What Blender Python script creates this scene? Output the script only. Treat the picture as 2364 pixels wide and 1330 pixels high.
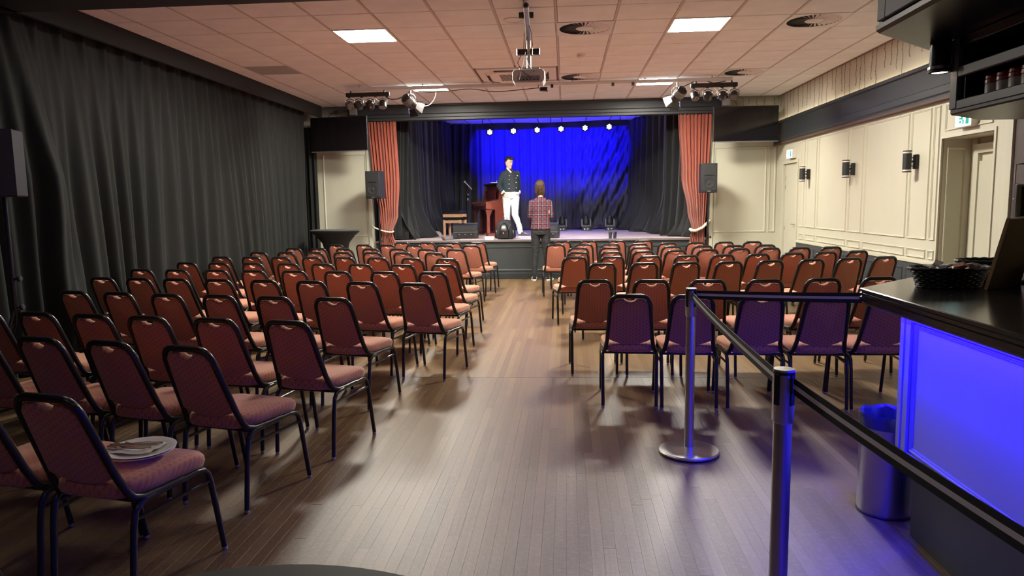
import bpy, bmesh, math, random
from math import sin, cos, pi, radians, sqrt, atan2, exp
from mathutils import Vector, Matrix, Euler

random.seed(7)
SC = bpy.context.scene
COL = SC.collection
for o in list(bpy.data.objects):
    bpy.data.objects.remove(o)

# ------------------------------------------------------------------ camera
F_PX, YAW, PITCH, ROLL, CAM_H = 1646.115, 0.0768399562, -0.118336201, -0.0155078570, 1.45
_f = Vector((-sin(YAW)*cos(PITCH), cos(YAW)*cos(PITCH), sin(PITCH)))
_r = Vector((cos(YAW), sin(YAW), 0))
_u = _r.cross(_f)
_r2 = _r*cos(ROLL) + _u*sin(ROLL)
_u2 = _u*cos(ROLL) - _r*sin(ROLL)
cam_d = bpy.data.cameras.new('camera')
cam = bpy.data.objects.new('camera', cam_d)
COL.objects.link(cam)
cam_d.sensor_fit = 'HORIZONTAL'; cam_d.sensor_width = 36
cam_d.lens = 36*F_PX/2364
cam_d.clip_start = .02; cam_d.clip_end = 100
M_ = Matrix((_r2, _u2, -_f)).transposed().to_4x4()
M_.translation = Vector((0, 0, CAM_H))
cam.matrix_world = M_
SC.camera = cam

# ------------------------------------------------------------------ world, exposure
W = bpy.data.worlds.new('world'); SC.world = W
W.use_nodes = True
W.node_tree.nodes['Background'].inputs[0].default_value = (.9, .8, .75, 1)
W.node_tree.nodes['Background'].inputs[1].default_value = .03
SC.view_settings.view_transform = 'Standard'
SC.view_settings.look = 'None'
SC.view_settings.exposure = 0.0
SC.view_settings.gamma = 1
SC.view_settings.use_curve_mapping = False

PANEL_E = 245.0       # emission of the ceiling light panels
NEAR_FILL_E = 9.0         # fill panels added out of frame to brighten the nearest chairs
BACK_FILL_E = 3.5         # weak fill panels added behind the photographer
FRONT_SPOT = 620.0   # white theatre lights on the ceiling rail
PAR_W = 520.0        # blue stage cans
BAR_LED = 120.0      # blue strip under the bar counter
BLUE = (.005, .002, 1.0)

def light(name, kind, loc, energy, color=(1, 1, 1), target=None, rot=None, **kw):
    d = bpy.data.lights.new(name, kind)
    d.energy = energy; d.color = color
    for k, v in kw.items(): setattr(d, k, v)
    o = bpy.data.objects.new(name, d); COL.objects.link(o)
    o.location = loc
    if target is not None:
        o.rotation_euler = (Vector(target)-Vector(loc)).to_track_quat('-Z', 'Y').to_euler()
    if rot: o.rotation_euler = rot
    return o

WARM = (1.0, .9, .72)
# theatre lights on the rail: two per side aimed at the stage
light('stage_key_light', 'SPOT', (-2.42, 11.42, 3.02), FRONT_SPOT, (1, .95, .9), target=(-.7, 15.2, 1.3), spot_size=radians(36), spot_blend=.5, shadow_soft_size=.06)
light('stage_key_light', 'SPOT', (1.78, 11.42, 3.02), FRONT_SPOT, (1, .95, .9), target=(-.3, 15.2, 1.1), spot_size=radians(38), spot_blend=.5, shadow_soft_size=.06)
# blue cans above the stage wash the backcloth and the stage ceiling, plus an added fill
for k in range(6):
    x = -1.83 + k*.575
    light('blue_wash_light', 'SPOT', (x, 17.62, 3.16), PAR_W, BLUE, target=(x, 18.9, 2.75), spot_size=radians(76), spot_blend=.3, shadow_soft_size=.05)
light('blue_stage_fill', 'AREA', (-.35, 17.4, 2.9), 60, BLUE, target=(-.35, 17.9, 3.6), shape='RECTANGLE', size=3.4, size_y=.2)
# LED strip tucked under the bar counter edge
light('bar_led_strip', 'AREA', (1.352, 1.2, .972), BAR_LED, BLUE, rot=(0, radians(-8), 0), shape='RECTANGLE', size=.03, size_y=3.8)
light('bar_led_strip', 'AREA', (1.52, 3.36, .972), BAR_LED*.22, BLUE, rot=(0, radians(-8), radians(-46)), shape='RECTANGLE', size=.03, size_y=.55)

# ------------------------------------------------------------------ materials
def lin(h):
    if isinstance(h, str):
        c = [int(h[i:i+2], 16)/255 for i in (0, 2, 4)]
        return tuple(v/12.92 if v <= .04045 else ((v+.055)/1.055)**2.4 for v in c)
    return tuple(h)

def mat(name, col, rough=.6, metal=0., spec=.5, emit=None, estr=0., bump=0., bscale=200., trans=0., ior=1.45, sheen=0., var=0., vscale=8., coat=0.):
    m = bpy.data.materials.new(name); m.use_nodes = True
    nt = m.node_tree; b = nt.nodes['Principled BSDF']
    c = lin(col)
    b.inputs['Base Color'].default_value = (*c, 1)
    b.inputs['Roughness'].default_value = rough
    b.inputs['Metallic'].default_value = metal
    b.inputs['Specular IOR Level'].default_value = spec
    b.inputs['IOR'].default_value = ior
    b.inputs['Transmission Weight'].default_value = trans
    b.inputs['Sheen Weight'].default_value = sheen
    b.inputs['Coat Weight'].default_value = coat
    if emit is not None:
        b.inputs['Emission Color'].default_value = (*lin(emit), 1)
        b.inputs['Emission Strength'].default_value = estr
    if bump or var:
        tc = nt.nodes.new('ShaderNodeTexCoord')
    if bump:
        n = nt.nodes.new('ShaderNodeTexNoise'); n.inputs['Scale'].default_value = bscale
        n.inputs['Detail'].default_value = 3
        bp = nt.nodes.new('ShaderNodeBump'); bp.inputs['Strength'].default_value = bump; bp.inputs['Distance'].default_value = .002
        nt.links.new(tc.outputs['Object'], n.inputs['Vector'])
        nt.links.new(n.outputs['Fac'], bp.inputs['Height'])
        nt.links.new(bp.outputs['Normal'], b.inputs['Normal'])
    if var:
        n = nt.nodes.new('ShaderNodeTexNoise'); n.inputs['Scale'].default_value = vscale; n.inputs['Detail'].default_value = 5
        r = nt.nodes.new('ShaderNodeValToRGB')
        r.color_ramp.elements[0].color = (*[v*(1-var) for v in c], 1); r.color_ramp.elements[0].position = .3
        r.color_ramp.elements[1].color = (*[min(1, v*(1+var)) for v in c], 1); r.color_ramp.elements[1].position = .7
        nt.links.new(tc.outputs['Object'], n.inputs['Vector'])
        nt.links.new(n.outputs['Fac'], r.inputs['Fac'])
        nt.links.new(r.outputs['Color'], b.inputs['Base Color'])
    return m

def math_n(nt, op, a, b=None, clamp=False):
    n = nt.nodes.new('ShaderNodeMath'); n.operation = op; n.use_clamp = clamp
    for i, v in enumerate((a, b)):
        if v is None: continue
        if isinstance(v, (int, float)): n.inputs[i].default_value = v
        else: nt.links.new(v, n.inputs[i])
    return n.outputs[0]

def mix_n(nt, fac, a, b):
    n = nt.nodes.new('ShaderNodeMix'); n.data_type = 'RGBA'
    for s, v in ((n.inputs['Factor'], fac), (n.inputs[6], a), (n.inputs[7], b)):
        if isinstance(v, (int, float)): s.default_value = v
        elif isinstance(v, tuple): s.default_value = (*v, 1)
        else: nt.links.new(v, s)
    return n.outputs[2]

def fabric_mat():
    m = mat('chair_fabric', (.4, .13, .09), .85, sheen=.65)
    m.node_tree.nodes['Principled BSDF'].inputs['Sheen Tint'].default_value = (1, .74, .54, 1)
    m.node_tree.nodes['Principled BSDF'].inputs['Sheen Roughness'].default_value = .45
    nt = m.node_tree; b = nt.nodes['Principled BSDF']
    tc = nt.nodes.new('ShaderNodeTexCoord'); sp = nt.nodes.new('ShaderNodeSeparateXYZ')
    nt.links.new(tc.outputs['Object'], sp.inputs[0])
    yz = math_n(nt, 'SUBTRACT', math_n(nt, 'MULTIPLY', sp.outputs[2], .68), sp.outputs[1])
    k = 4*pi/(sqrt(3)*.027)
    cs = []
    for a in (0, 120, 240):
        v = math_n(nt, 'ADD', math_n(nt, 'MULTIPLY', sp.outputs[0], k*cos(radians(a))), math_n(nt, 'MULTIPLY', yz, k*sin(radians(a))))
        cs.append(math_n(nt, 'COSINE', v))
    p = math_n(nt, 'ADD', math_n(nt, 'ADD', cs[0], cs[1]), cs[2])
    f = math_n(nt, 'MULTIPLY', math_n(nt, 'ADD', p, .25), 1.6, True)
    c = mix_n(nt, f, (.47, .19, .128), (.37, .13, .09))
    n = nt.nodes.new('ShaderNodeTexNoise'); n.inputs['Scale'].default_value = 900
    nt.links.new(tc.outputs['Object'], n.inputs['Vector'])
    c2 = mix_n(nt, math_n(nt, 'MULTIPLY', n.outputs['Fac'], .3), c, (.25, .08, .05))
    nt.links.new(c2, b.inputs['Base Color'])
    bp = nt.nodes.new('ShaderNodeBump'); bp.inputs['Strength'].default_value = .25; bp.inputs['Distance'].default_value = .001
    nt.links.new(n.outputs['Fac'], bp.inputs['Height']); nt.links.new(bp.outputs['Normal'], b.inputs['Normal'])
    return m

def plank_mat():
    m = mat('plank_wood', (.2, .12, .07), .4)
    nt = m.node_tree; b = nt.nodes['Principled BSDF']
    geo = nt.nodes.new('ShaderNodeNewGeometry'); oi = nt.nodes.new('ShaderNodeObjectInfo')
    rnd = math_n(nt, 'FRACT', math_n(nt, 'ADD', geo.outputs['Random Per Island'], oi.outputs['Random']))
    r = nt.nodes.new('ShaderNodeValToRGB'); nt.links.new(rnd, r.inputs['Fac'])
    cols = [(.105, .052, .020), (.16, .088, .036), (.20, .115, .05), (.13, .068, .027), (.235, .145, .066), (.17, .094, .04)]
    e = r.color_ramp.elements
    e[0].position = 0; e[0].color = (*cols[0], 1); e[1].position = 1; e[1].color = (*cols[-1], 1)
    for i in range(1, 5):
        x = e.new(i/5); x.color = (*cols[i], 1)
    mp = nt.nodes.new('ShaderNodeMapping'); mp.inputs['Scale'].default_value = (60, 2.2, 1)
    nt.links.new(geo.outputs['Position'], mp.inputs[0])
    g = nt.nodes.new('ShaderNodeTexNoise'); g.inputs['Scale'].default_value = 1; g.inputs['Detail'].default_value = 6
    nt.links.new(mp.outputs[0], g.inputs['Vector'])
    c = mix_n(nt, math_n(nt, 'MULTIPLY', g.outputs['Fac'], .45), r.outputs['Color'], (.05, .027, .016))
    w = nt.nodes.new('ShaderNodeTexNoise'); w.inputs['Scale'].default_value = 38; w.inputs['Detail'].default_value = 8; w.inputs['Roughness'].default_value = .75
    nt.links.new(geo.outputs['Position'], w.inputs['Vector'])
    wr = nt.nodes.new('ShaderNodeValToRGB'); wr.color_ramp.elements[0].position = .5; wr.color_ramp.elements[1].position = .72
    nt.links.new(w.outputs['Fac'], wr.inputs['Fac'])
    c = mix_n(nt, math_n(nt, 'MULTIPLY', wr.outputs['Color'], .55), c, (.34, .25, .145))
    big = nt.nodes.new('ShaderNodeTexNoise'); big.inputs['Scale'].default_value = 1.1; big.inputs['Detail'].default_value = 3
    nt.links.new(geo.outputs['Position'], big.inputs['Vector'])
    c = mix_n(nt, math_n(nt, 'MULTIPLY', big.outputs['Fac'], .4), c, (.14, .09, .045))
    nt.links.new(c, b.inputs['Base Color'])
    rr = math_n(nt, 'ADD', math_n(nt, 'MULTIPLY', w.outputs['Fac'], .34), .22)
    nt.links.new(rr, b.inputs['Roughness'])
    b.inputs['Specular IOR Level'].default_value = .62
    bp = nt.nodes.new('ShaderNodeBump'); bp.inputs['Strength'].default_value = .7; bp.inputs['Distance'].default_value = .002
    hb = math_n(nt, 'ADD', math_n(nt, 'MULTIPLY', g.outputs['Fac'], .5), w.outputs['Fac'])
    nt.links.new(hb, bp.inputs['Height']); nt.links.new(bp.outputs['Normal'], b.inputs['Normal'])
    return m

def plaid_mat():
    m = mat('plaid_cloth', (.1, .03, .05), .9)
    nt = m.node_tree; b = nt.nodes['Principled BSDF']
    tc = nt.nodes.new('ShaderNodeTexCoord'); sp = nt.nodes.new('ShaderNodeSeparateXYZ')
    nt.links.new(tc.outputs['Object'], sp.inputs[0])
    P = .082
    def tri(v, ph):
        return math_n(nt, 'FRACT', math_n(nt, 'ADD', math_n(nt, 'DIVIDE', v, P), ph))
    fx = tri(sp.outputs[0], 10.5); fz = tri(sp.outputs[2], 10.0)
    def band(f, c, w):
        return math_n(nt, 'LESS_THAN', math_n(nt, 'ABSOLUTE', math_n(nt, 'SUBTRACT', f, c)), w)
    bx = band(fx, .5, .27); bz = band(fz, .5, .27)
    c = mix_n(nt, bx, (.010, .009, .022), (.06, .012, .022))
    c = mix_n(nt, math_n(nt, 'MULTIPLY', bz, .5), c, (.075, .015, .03))
    c = mix_n(nt, math_n(nt, 'MULTIPLY', math_n(nt, 'MULTIPLY', bx, bz), .8), c, (.21, .055, .085))
    c = mix_n(nt, math_n(nt, 'MULTIPLY', band(fx, .06, .05), .75), c, (.30, .27, .30))
    c = mix_n(nt, math_n(nt, 'MULTIPLY', band(fz, .06, .05), .6), c, (.30, .27, .30))
    nt.links.new(c, b.inputs['Base Color'])
    return m

MT = {}
MT['black_metal'] = mat('black_metal', (.012, .011, .012), .28, spec=.6)
MT['fabric'] = fabric_mat()
MT['plank'] = plank_mat()
MT['foot'] = mat('glide_metal', (.45, .43, .42), .3, metal=.9)
MT['chrome'] = mat('chrome', (.7, .69, .67), .22, metal=1)
MT['steel'] = mat('brushed_steel', (.5, .5, .5), .34, metal=1, bump=.1, bscale=400)
MT['tile'] = mat('ceiling_tile', (.74, .76, .80), .95, bump=.5, bscale=260, var=.05, vscale=3)
MT['tile_dark'] = mat('ceiling_tile_grey', (.34, .34, .35), .95, bump=.5, bscale=260)
MT['tbar'] = mat('ceiling_grid_metal', (.50, .44, .42), .6)
MT['floorgap'] = mat('floor_gap', (.07, .04, .022), .8)
MT['gapdark'] = mat('ceiling_void', (.16, .10, .08), .9)
MT['plastic_w'] = mat('white_plastic', (.72, .68, .62), .45)
MT['vent'] = mat('vent_enamel', (.66,.66,.68), .5)
MT['ventdark'] = mat('vent_shadow', (.03, .025, .025), .8)
MT['panel'] = mat('light_diffuser', (.9, .9, .85), .5, emit=(1, .96, .84), estr=PANEL_E)
MT['fill_b'] = mat('fill_diffuser_rear', (.9, .9, .85), .5, emit=(1, .88, .8), estr=BACK_FILL_E)
MT['fill_n'] = mat('fill_diffuser_near', (.9, .9, .85), .5, emit=(1, .93, .8), estr=NEAR_FILL_E)
MT['cream'] = mat('cream_paint', (.50, .485, .385), .5, bump=.08, bscale=120, var=.03, vscale=1.5)
MT['cream2'] = mat('cream_gloss_trim', (.52, .505, .40), .38)
MT['upper'] = mat('upper_wall_paint', (.50, .47, .385), .8, var=.06, vscale=2)
MT['dkgrey'] = mat('dark_grey_paint', (.025, .028, .032), .42)
MT['wains'] = mat('wainscot_grey_paint', (.045, .052, .056), .5)
MT['stagefront'] = mat('stage_front_paint', (.038, .044, .046), .5, var=.12, vscale=3)
MT['blackcloth'] = mat('black_drape', (.0125, .0135, .013), .8, spec=.25, sheen=.06, bump=.3, bscale=300)
MT['blackcloth2'] = mat('stage_drape', (.013, .014, .016), .7, spec=.4, sheen=.2, bump=.3, bscale=300)
MT['backcloth'] = mat('back_cloth', (.048, .048, .065), .75, bump=.3, bscale=160)
MT['orange'] = mat('terracotta_velvet', (.31, .066, .036), .75, sheen=.3, bump=.2, bscale=220)
MT['rope'] = mat('cream_rope', (.75, .68, .52), .9)
MT['stagefloor'] = mat('stage_lino', (.72, .58, .60), .5, var=.12, vscale=4)
MT['screen'] = mat('tv_glass', (.008, .006, .007), .09, spec=.5)
MT['tvframe'] = mat('tv_bezel', (.02, .02, .022), .35)
MT['silver'] = mat('silver_trim', (.4, .4, .42), .3, metal=.8)
MT['headgrey'] = mat('grey_plastic', (.13, .14, .15), .5)
MT['blackplastic'] = mat('black_plastic', (.02, .02, .021), .5)
MT['grille'] = mat('speaker_grille', (.022, .022, .024), .6, bump=.6, bscale=900)
MT['mahog'] = mat('mahogany', (.075, .010, .010), .25, spec=.5, coat=.3, var=.35, vscale=6)
MT['mahog2'] = mat('mahogany_side', (.15, .035, .022), .3, spec=.5, var=.3, vscale=5)
MT['ivory'] = mat('ivory_keys', (.85, .83, .78), .3)
MT['beech'] = mat('light_wood', (.62, .36, .22), .5, var=.1, vscale=12)
MT['leather'] = mat('black_leather', (.012, .012, .013), .35)
MT['skin'] = mat('skin', (.62, .36, .27), .55)
MT['hair_d'] = mat('dark_hair', (.012, .009, .008), .5)
MT['hair_b'] = mat('brown_hair', (.075, .045, .025), .55, var=.5, vscale=45)
MT['navy'] = mat('navy_wool', (.012, .022, .03), .85, bump=.4, bscale=250)
MT['shirt_d'] = mat('charcoal_shirt', (.02, .022, .026), .8)
MT['whitecloth'] = mat('white_ribbing', (.75, .75, .72), .8)
MT['jeans_w'] = mat('pale_denim', (.5, .55, .56), .9, var=.12, vscale=14, bump=.5, bscale=120)
MT['jeans_b'] = mat('black_denim', (.022, .022, .024), .85, var=.3, vscale=10, bump=.5, bscale=120)
MT['plaid'] = plaid_mat()
MT['shoe_g'] = mat('grey_suede', (.04, .045, .055), .8)
MT['shoe_b'] = mat('black_canvas', (.01, .01, .011), .8)
MT['sole'] = mat('white_rubber', (.8, .79, .76), .6)
MT['porcelain'] = mat('white_porcelain', (.82, .81, .78), .15, coat=.4)
MT['napkin'] = mat('paper_napkin', (.8, .78, .7), .9)
MT['cutlery'] = mat('cutlery_steel', (.4, .39, .37), .25, metal=1)
MT['counter'] = mat('black_counter_laminate', (.012, .011, .012), .16, spec=.6)
MT['barface'] = mat('white_bar_panel', (.30, .30, .32), .45)
MT['belt'] = mat('black_webbing', (.014, .014, .015), .7)
MT['beltstripe'] = mat('white_webbing', (.62, .6, .58), .7)
MT['bag'] = mat('bin_liner', (.03, .035, .06), .25, spec=.7)
MT['wicker'] = mat('black_wicker', (.006, .006, .006), .4)
MT['wrap'] = mat('clear_wrapper', (.35, .33, .33), .2, spec=.8)
MT['wrapred'] = mat('orange_wrapper', (.3, .1, .05), .4)
MT['card'] = mat('brown_board', (.30, .25, .22), .7)
MT['cardedge'] = mat('tan_board_edge', (.4, .27, .12), .7)
MT['cab'] = mat('cabinet_paint', (.010, .011, .012), .3, spec=.35)
MT['tabletop'] = mat('black_table_laminate', (.006, .006, .006), .5, spec=.3)
MT['cabframe'] = mat('cabinet_frame_paint', (.11, .105, .095), .5)
MT['redlid'] = mat('red_lid', (.25, .03, .03), .35)
MT['jarw'] = mat('white_jar', (.4, .38, .35), .4)
MT['green_lit'] = mat('exit_lit_face', (.8, 1, .95), .4, emit=(.5, .95, 1), estr=8)
MT['green_mark'] = mat('exit_pictogram', (.0, .25, .16), .5, emit=(0, .35, .25), estr=.6)
MT['led_white'] = mat('led_lens', (.9, .9, 1), .3, emit=(.72, .72, 1), estr=40)
MT['led_off'] = mat('led_lens_off', (.45, .42, .42), .2)
MT['lens_warm'] = mat('downlight_lens', (1, .9, .7), .3, emit=(1, .85, .6), estr=6)
MT['coveled'] = mat('cove_led', (1, .9, .6), .3, emit=(1, .85, .55), estr=6)
MT['doorwood'] = mat('door_paint_taupe', (.075, .058, .05), .45)
MT['beige'] = mat('beige_wall', (.42, .31, .16), .7)
MT['paper'] = mat('white_paper', (.75, .74, .72), .7)
MT['blueglow'] = mat('blue_led_glow', (.0, .0, .2), .3, emit=(.03, .02, 1), estr=1.2)
MT['glass'] = mat('clear_glass', (1, 1, 1), .03, trans=1., ior=1.45)
MT['wire'] = mat('brown_wire', (.10, .07, .055), .6)
MT['projector'] = mat('projector_shell', (.55, .54, .53), .4)
MT['brownline'] = mat('brown_trim', (.09, .05, .035), .5)
MT['redtag'] = mat('red_badge', (.5, .02, .02), .5)

# ------------------------------------------------------------------ geometry helpers
class G:
    def __init__(s): s.v = []; s.f = []
    def add(s, vs, fs):
        n = len(s.v); s.v += [tuple(v) for v in vs]; s.f += [tuple(i+n for i in f) for f in fs]; return s
    def box(s, x0, x1, y0, y1, z0, z1, M=None):
        vs = [Vector((x, y, z)) for z in (z0, z1) for y in (y0, y1) for x in (x0, x1)]
        if M is not None: vs = [M @ v for v in vs]
        return s.add(vs, [(0, 2, 3, 1), (4, 5, 7, 6), (0, 1, 5, 4), (2, 6, 7, 3), (0, 4, 6, 2), (1, 3, 7, 5)])
    def bbox(s, x0, x1, y0, y1, z0, z1, b=.004, M=None):
        # box with chamfered vertical and horizontal edges
        def ring(x0, x1, y0, y1, z, b):
            return [(x0+b, y0, z), (x1-b, y0, z), (x1, y0+b, z), (x1, y1-b, z), (x1-b, y1, z), (x0+b, y1, z), (x0, y1-b, z), (x0, y0+b, z)]
        rs = [ring(x0+b, x1-b, y0+b, y1-b, z0, b*.5), ring(x0, x1, y0, y1, z0+b, b), ring(x0, x1, y0, y1, z1-b, b), ring(x0+b, x1-b, y0+b, y1-b, z1, b*.5)]
        return s.rings(rs, M=M)
    def rings(s, rs, cap=True, M=None, closed=False):
        n = len(rs[0]); vs = [Vector(p) for r in rs for p in r]
        if M is not None: vs = [M @ v for v in vs]
        fs = []
        m = len(rs)
        for i in range(m if closed else m-1):
            a = i*n; b = ((i+1) % m)*n
            for j in range(n):
                k = (j+1) % n
                fs.append((a+j, a+k, b+k, b+j))
        if cap and not closed:
            fs.append(tuple(reversed(range(n)))); fs.append(tuple(range((m-1)*n, m*n)))
        return s.add(vs, fs)
    def tube(s, pts, r, n=8, ry=None, up=None, cap=True):
        pts = [Vector(p) for p in pts]
        rs = []
        t0 = (pts[1]-pts[0]).normalized()
        u = Vector(up) if up else (Vector((0, 0, 1)) if abs(t0.z) < .9 else Vector((1, 0, 0)))
        for i, p in enumerate(pts):
            if i == 0: t = pts[1]-pts[0]
            elif i == len(pts)-1: t = pts[-1]-pts[-2]
            else: t = (pts[i+1]-p).normalized() + (p-pts[i-1]).normalized()
            if t.length < 1e-9: t = t0
            t = t.normalized()
            a = u - t*u.dot(t)
            if a.length < 1e-6: a = Vector((1, 0, 0)) - t*t.x
            a.normalize(); b = t.cross(a); u = a
            rr = r[i] if isinstance(r, (list, tuple)) else r
            r2 = ry if ry is not None else rr
            rs.append([p + a*(rr*cos(2*pi*k/n)) + b*(r2*sin(2*pi*k/n)) for k in range(n)])
        return s.rings(rs, cap=cap)
    def cyl(s, p0, p1, r0, r1=None, n=20):
        return s.tube([p0, p1], [r0, r1 if r1 is not None else r0], n)
    def lathe(s, prof, c=(0, 0, 0), n=28, M=None):
        rs = [[(c[0]+r*cos(2*pi*k/n), c[1]+r*sin(2*pi*k/n), c[2]+z) for k in range(n)] for r, z in prof]
        return s.rings(rs, M=M)
    def ball(s, c, r, n=14, m=8, M=None):
        if not isinstance(r, (list, tuple)): r = (r, r, r)
        rs = []
        for i in range(m+1):
            a = -pi/2 + pi*(i+.0)/m; a = max(-pi/2+.02, min(pi/2-.02, a))
            rs.append([(c[0]+r[0]*cos(a)*cos(2*pi*k/n), c[1]+r[1]*cos(a)*sin(2*pi*k/n), c[2]+r[2]*sin(a)) for k in range(n)])
        return s.rings(rs, M=M)
    def prism(s, pts, z0, z1, M=None):
        return s.rings([[(x, y, z0) for x, y in pts], [(x, y, z1) for x, y in pts]], M=M)
    def mesh(s, name, m=None, smooth=40):
        me = bpy.data.meshes.new(name)
        me.from_pydata(s.v, [], s.f)
        bm = bmesh.new(); bm.from_mesh(me); bmesh.ops.recalc_face_normals(bm, faces=bm.faces); bm.to_mesh(me); bm.free()
        if smooth:
            me.polygons.foreach_set('use_smooth', [True]*len(me.polygons))
            me.set_sharp_from_angle(angle=radians(smooth))
        if m: me.materials.append(MT[m])
        me.update()
        return me
    def obj(s, name, m, parent=None, smooth=40, loc=None, rot=None):
        o = bpy.data.objects.new(name, s.mesh(name, m, smooth)); COL.objects.link(o)
        if parent: o.parent = parent
        if loc is not None: o.location = loc
        if rot is not None: o.rotation_euler = rot
        return o

def tag(o, label, cat, group=None, kind=None):
    o['label'] = label; o['category'] = cat
    if group: o['group'] = group
    if kind: o['kind'] = kind
    return o

def thing(name, label, cat, loc=(0, 0, 0), rz=0., group=None, rot=None):
    o = bpy.data.objects.new(name, None); COL.objects.link(o)
    o.location = loc; o.rotation_euler = rot if rot else (0, 0, rz); o.empty_display_size = .1
    return tag(o, label, cat, group)

def struct(o, label, cat='structure'):
    o['kind'] = 'structure'; o['label'] = label; o['category'] = cat
    return o

def copy_tree(o, parent=None):
    c = o.copy(); COL.objects.link(c); c.parent = parent
    for ch in o.children: copy_tree(ch, c)
    return c

def inst(me, name, parent, loc=(0, 0, 0), rot=(0, 0, 0), scale=(1, 1, 1)):
    o = bpy.data.objects.new(name, me); COL.objects.link(o); o.parent = parent
    o.location = loc; o.rotation_euler = rot; o.scale = scale
    return o

def arc(c, r, a0, a1, n, plane='xy'):
    out = []
    for i in range(n+1):
        a = radians(a0 + (a1-a0)*i/n)
        out.append((c[0]+r*cos(a), c[1]+r*sin(a)))
    return out

# ------------------------------------------------------------------ room shell
XL, XR, YF, YB, ZC = -5.0, 3.87, 13.6, -3.0, 3.308
GX, GY = -.087, 7.097          # ceiling grid origin

# floor: base slab plus real strips
fl = G(); fl.box(XL-.2, 6.2, YB-.2, YF+.3, -.12, -.006)
floor = struct(fl.obj('floor', 'floorgap', smooth=0), 'worn brown hardwood strip floor running towards the stage', 'floor')
def project(x, y, z):
    d = Vector((x, y, z-CAM_H)); w = d.dot(_f)
    if w < .1: return None
    return (1182+F_PX*d.dot(_r2)/w, 665-F_PX*d.dot(_u2)/w, w)
planks = []
PW = .052
nx = int((5.1-XL)/PW)
SEAM = 5.83
for i in range(nx):
    x = XL + i*PW
    y = -1.4 - random.random()*1.2
    while y < YF:
        L = random.uniform(.8, 2.6)
        y1 = y+L
        if y < SEAM < y1 or abs(y1-SEAM) < .25: y1 = SEAM
        y1 = min(y1, YF+.1)
        planks.append((x, y, y1)); y = y1
        if abs(y-SEAM) < 1e-6: y += .006
def score(p):
    x, y0, y1 = p
    ys = max(y0, 2.2)
    if y1 < 2.4: return 0
    q = project(x+PW/2, (ys+y1)/2, 0)
    if not q or q[0] < 300 or q[0] > 2100 or q[1] > 1400: return 0
    hid = 1.0
    if x < -1.3 - .0*y or x > .15: hid = .45
    if -1.3 < x < .15 or (y0 < 4.4 and -1.2 < x < 1.3): hid = 1.
    return hid*(y1-ys)/q[2]**3
planks.sort(key=score, reverse=True)
def plank_geo(g, x, y0, y1, dz=0):
    a = .00018
    z1 = dz
    g.add([(x+a, y0+a, -.006), (x+PW-a, y0+a, -.006), (x+PW-a, y1-a, -.006), (x+a, y1-a, -.006),
           (x+a, y0+a, z1-.0003), (x+PW-a, y0+a, z1-.0003), (x+PW-a, y1-a, z1-.0003), (x+a, y1-a, z1-.0003),
           (x+a+.0004, y0+a+.0004, z1), (x+PW-a-.0004, y0+a+.0004, z1), (x+PW-a-.0004, y1-a-.0004, z1), (x+a+.0004, y1-a-.0004, z1)],
          [(0, 1, 5, 4), (1, 2, 6, 5), (2, 3, 7, 6), (3, 0, 4, 7), (4, 5, 9, 8), (5, 6, 10, 9), (6, 7, 11, 10), (7, 4, 8, 11), (8, 9, 10, 11)])
for p in planks[:300]:
    g = G(); plank_geo(g, 0, 0, p[2]-p[1], random.uniform(-.0005, 0))
    g.obj('plank', 'plank', floor, smooth=0, loc=(p[0], p[1], 0))
g = G()
for p in planks[300:]: plank_geo(g, *p, random.uniform(-.0005, 0))
o = g.obj('plank_field', 'plank', floor, smooth=0); o['kind'] = 'stuff'

# ceiling: slab, grid bars, tiles one by one
g = G(); g.box(XL-.2, XR+2.4, YB-.2, YF+.1, ZC+.012, ZC+.2)
ceiling = struct(g.obj('ceiling', 'gapdark', smooth=0), 'suspended ceiling of square pinkish tiles in a metal grid', 'ceiling')
TS = .6
special = {(-4, 1): 'panel', (2, 1): 'panel', (-4, 7): 'panel', (2, 7): 'panel', (0, 1): 'vent', (0, 6): 'vent', (4, 1): 'vent', (4, 6): 'vent',
           (-2, 5): 'ac', (-1, 5): 'ac', (-2, 6): 'ac', (-1, 6): 'ac'}
def tile_mesh(w, d, name='tile', m='tile'):
    g = G(); b = .004
    g.rings([[(-w/2, -d/2, .012), (w/2, -d/2, .012), (w/2, d/2, .012), (-w/2, d/2, .012)],
             [(-w/2, -d/2, .004), (w/2, -d/2, .004), (w/2, d/2, .004), (-w/2, d/2, .004)],
             [(-w/2+b, -d/2+b, 0), (w/2-b, -d/2+b, 0), (w/2-b, d/2-b, 0), (-w/2+b, d/2-b, 0)]])
    return g.mesh(name, m, smooth=0)
T0 = tile_mesh(.573, .585)
TD = tile_mesh(.573, .585, 'tile_dark', 'tile_dark')
for i in range(-8, 7):
    for k in range(-3, 11):
        if (i, k) in special: continue
        x0, x1 = GX+i*TS, GX+(i+1)*TS; y0, y1 = GY+k*TS, GY+(k+1)*TS
        cx0, cx1 = max(x0, -4.85), min(x1, XR-.002); cy1 = min(y1, 13.5)
        if cx1-cx0 < .05 or cy1-y0 < .05: continue
        if i == -7 and k == 4:
            o = inst(TD, 'tile', ceiling, ((x0+x1)/2, (y0+y1)/2, ZC)); o['label'] = 'darker grey ceiling tile'; continue
        full = (cx1-cx0 > .59 and cy1-y0 > .59)
        me = T0 if full else tile_mesh(cx1-cx0-.026, cy1-y0-.01)
        inst(me, 'tile', ceiling, ((cx0+cx1)/2, (y0+cy1)/2, ZC+random.uniform(-.001, .001)))
g = G()
g.box(-4.85, XR, YB, 5.3-.0, ZC-.004, ZC+.01)
o = g.obj('ceiling_board', 'tile', ceiling, smooth=0)
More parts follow.
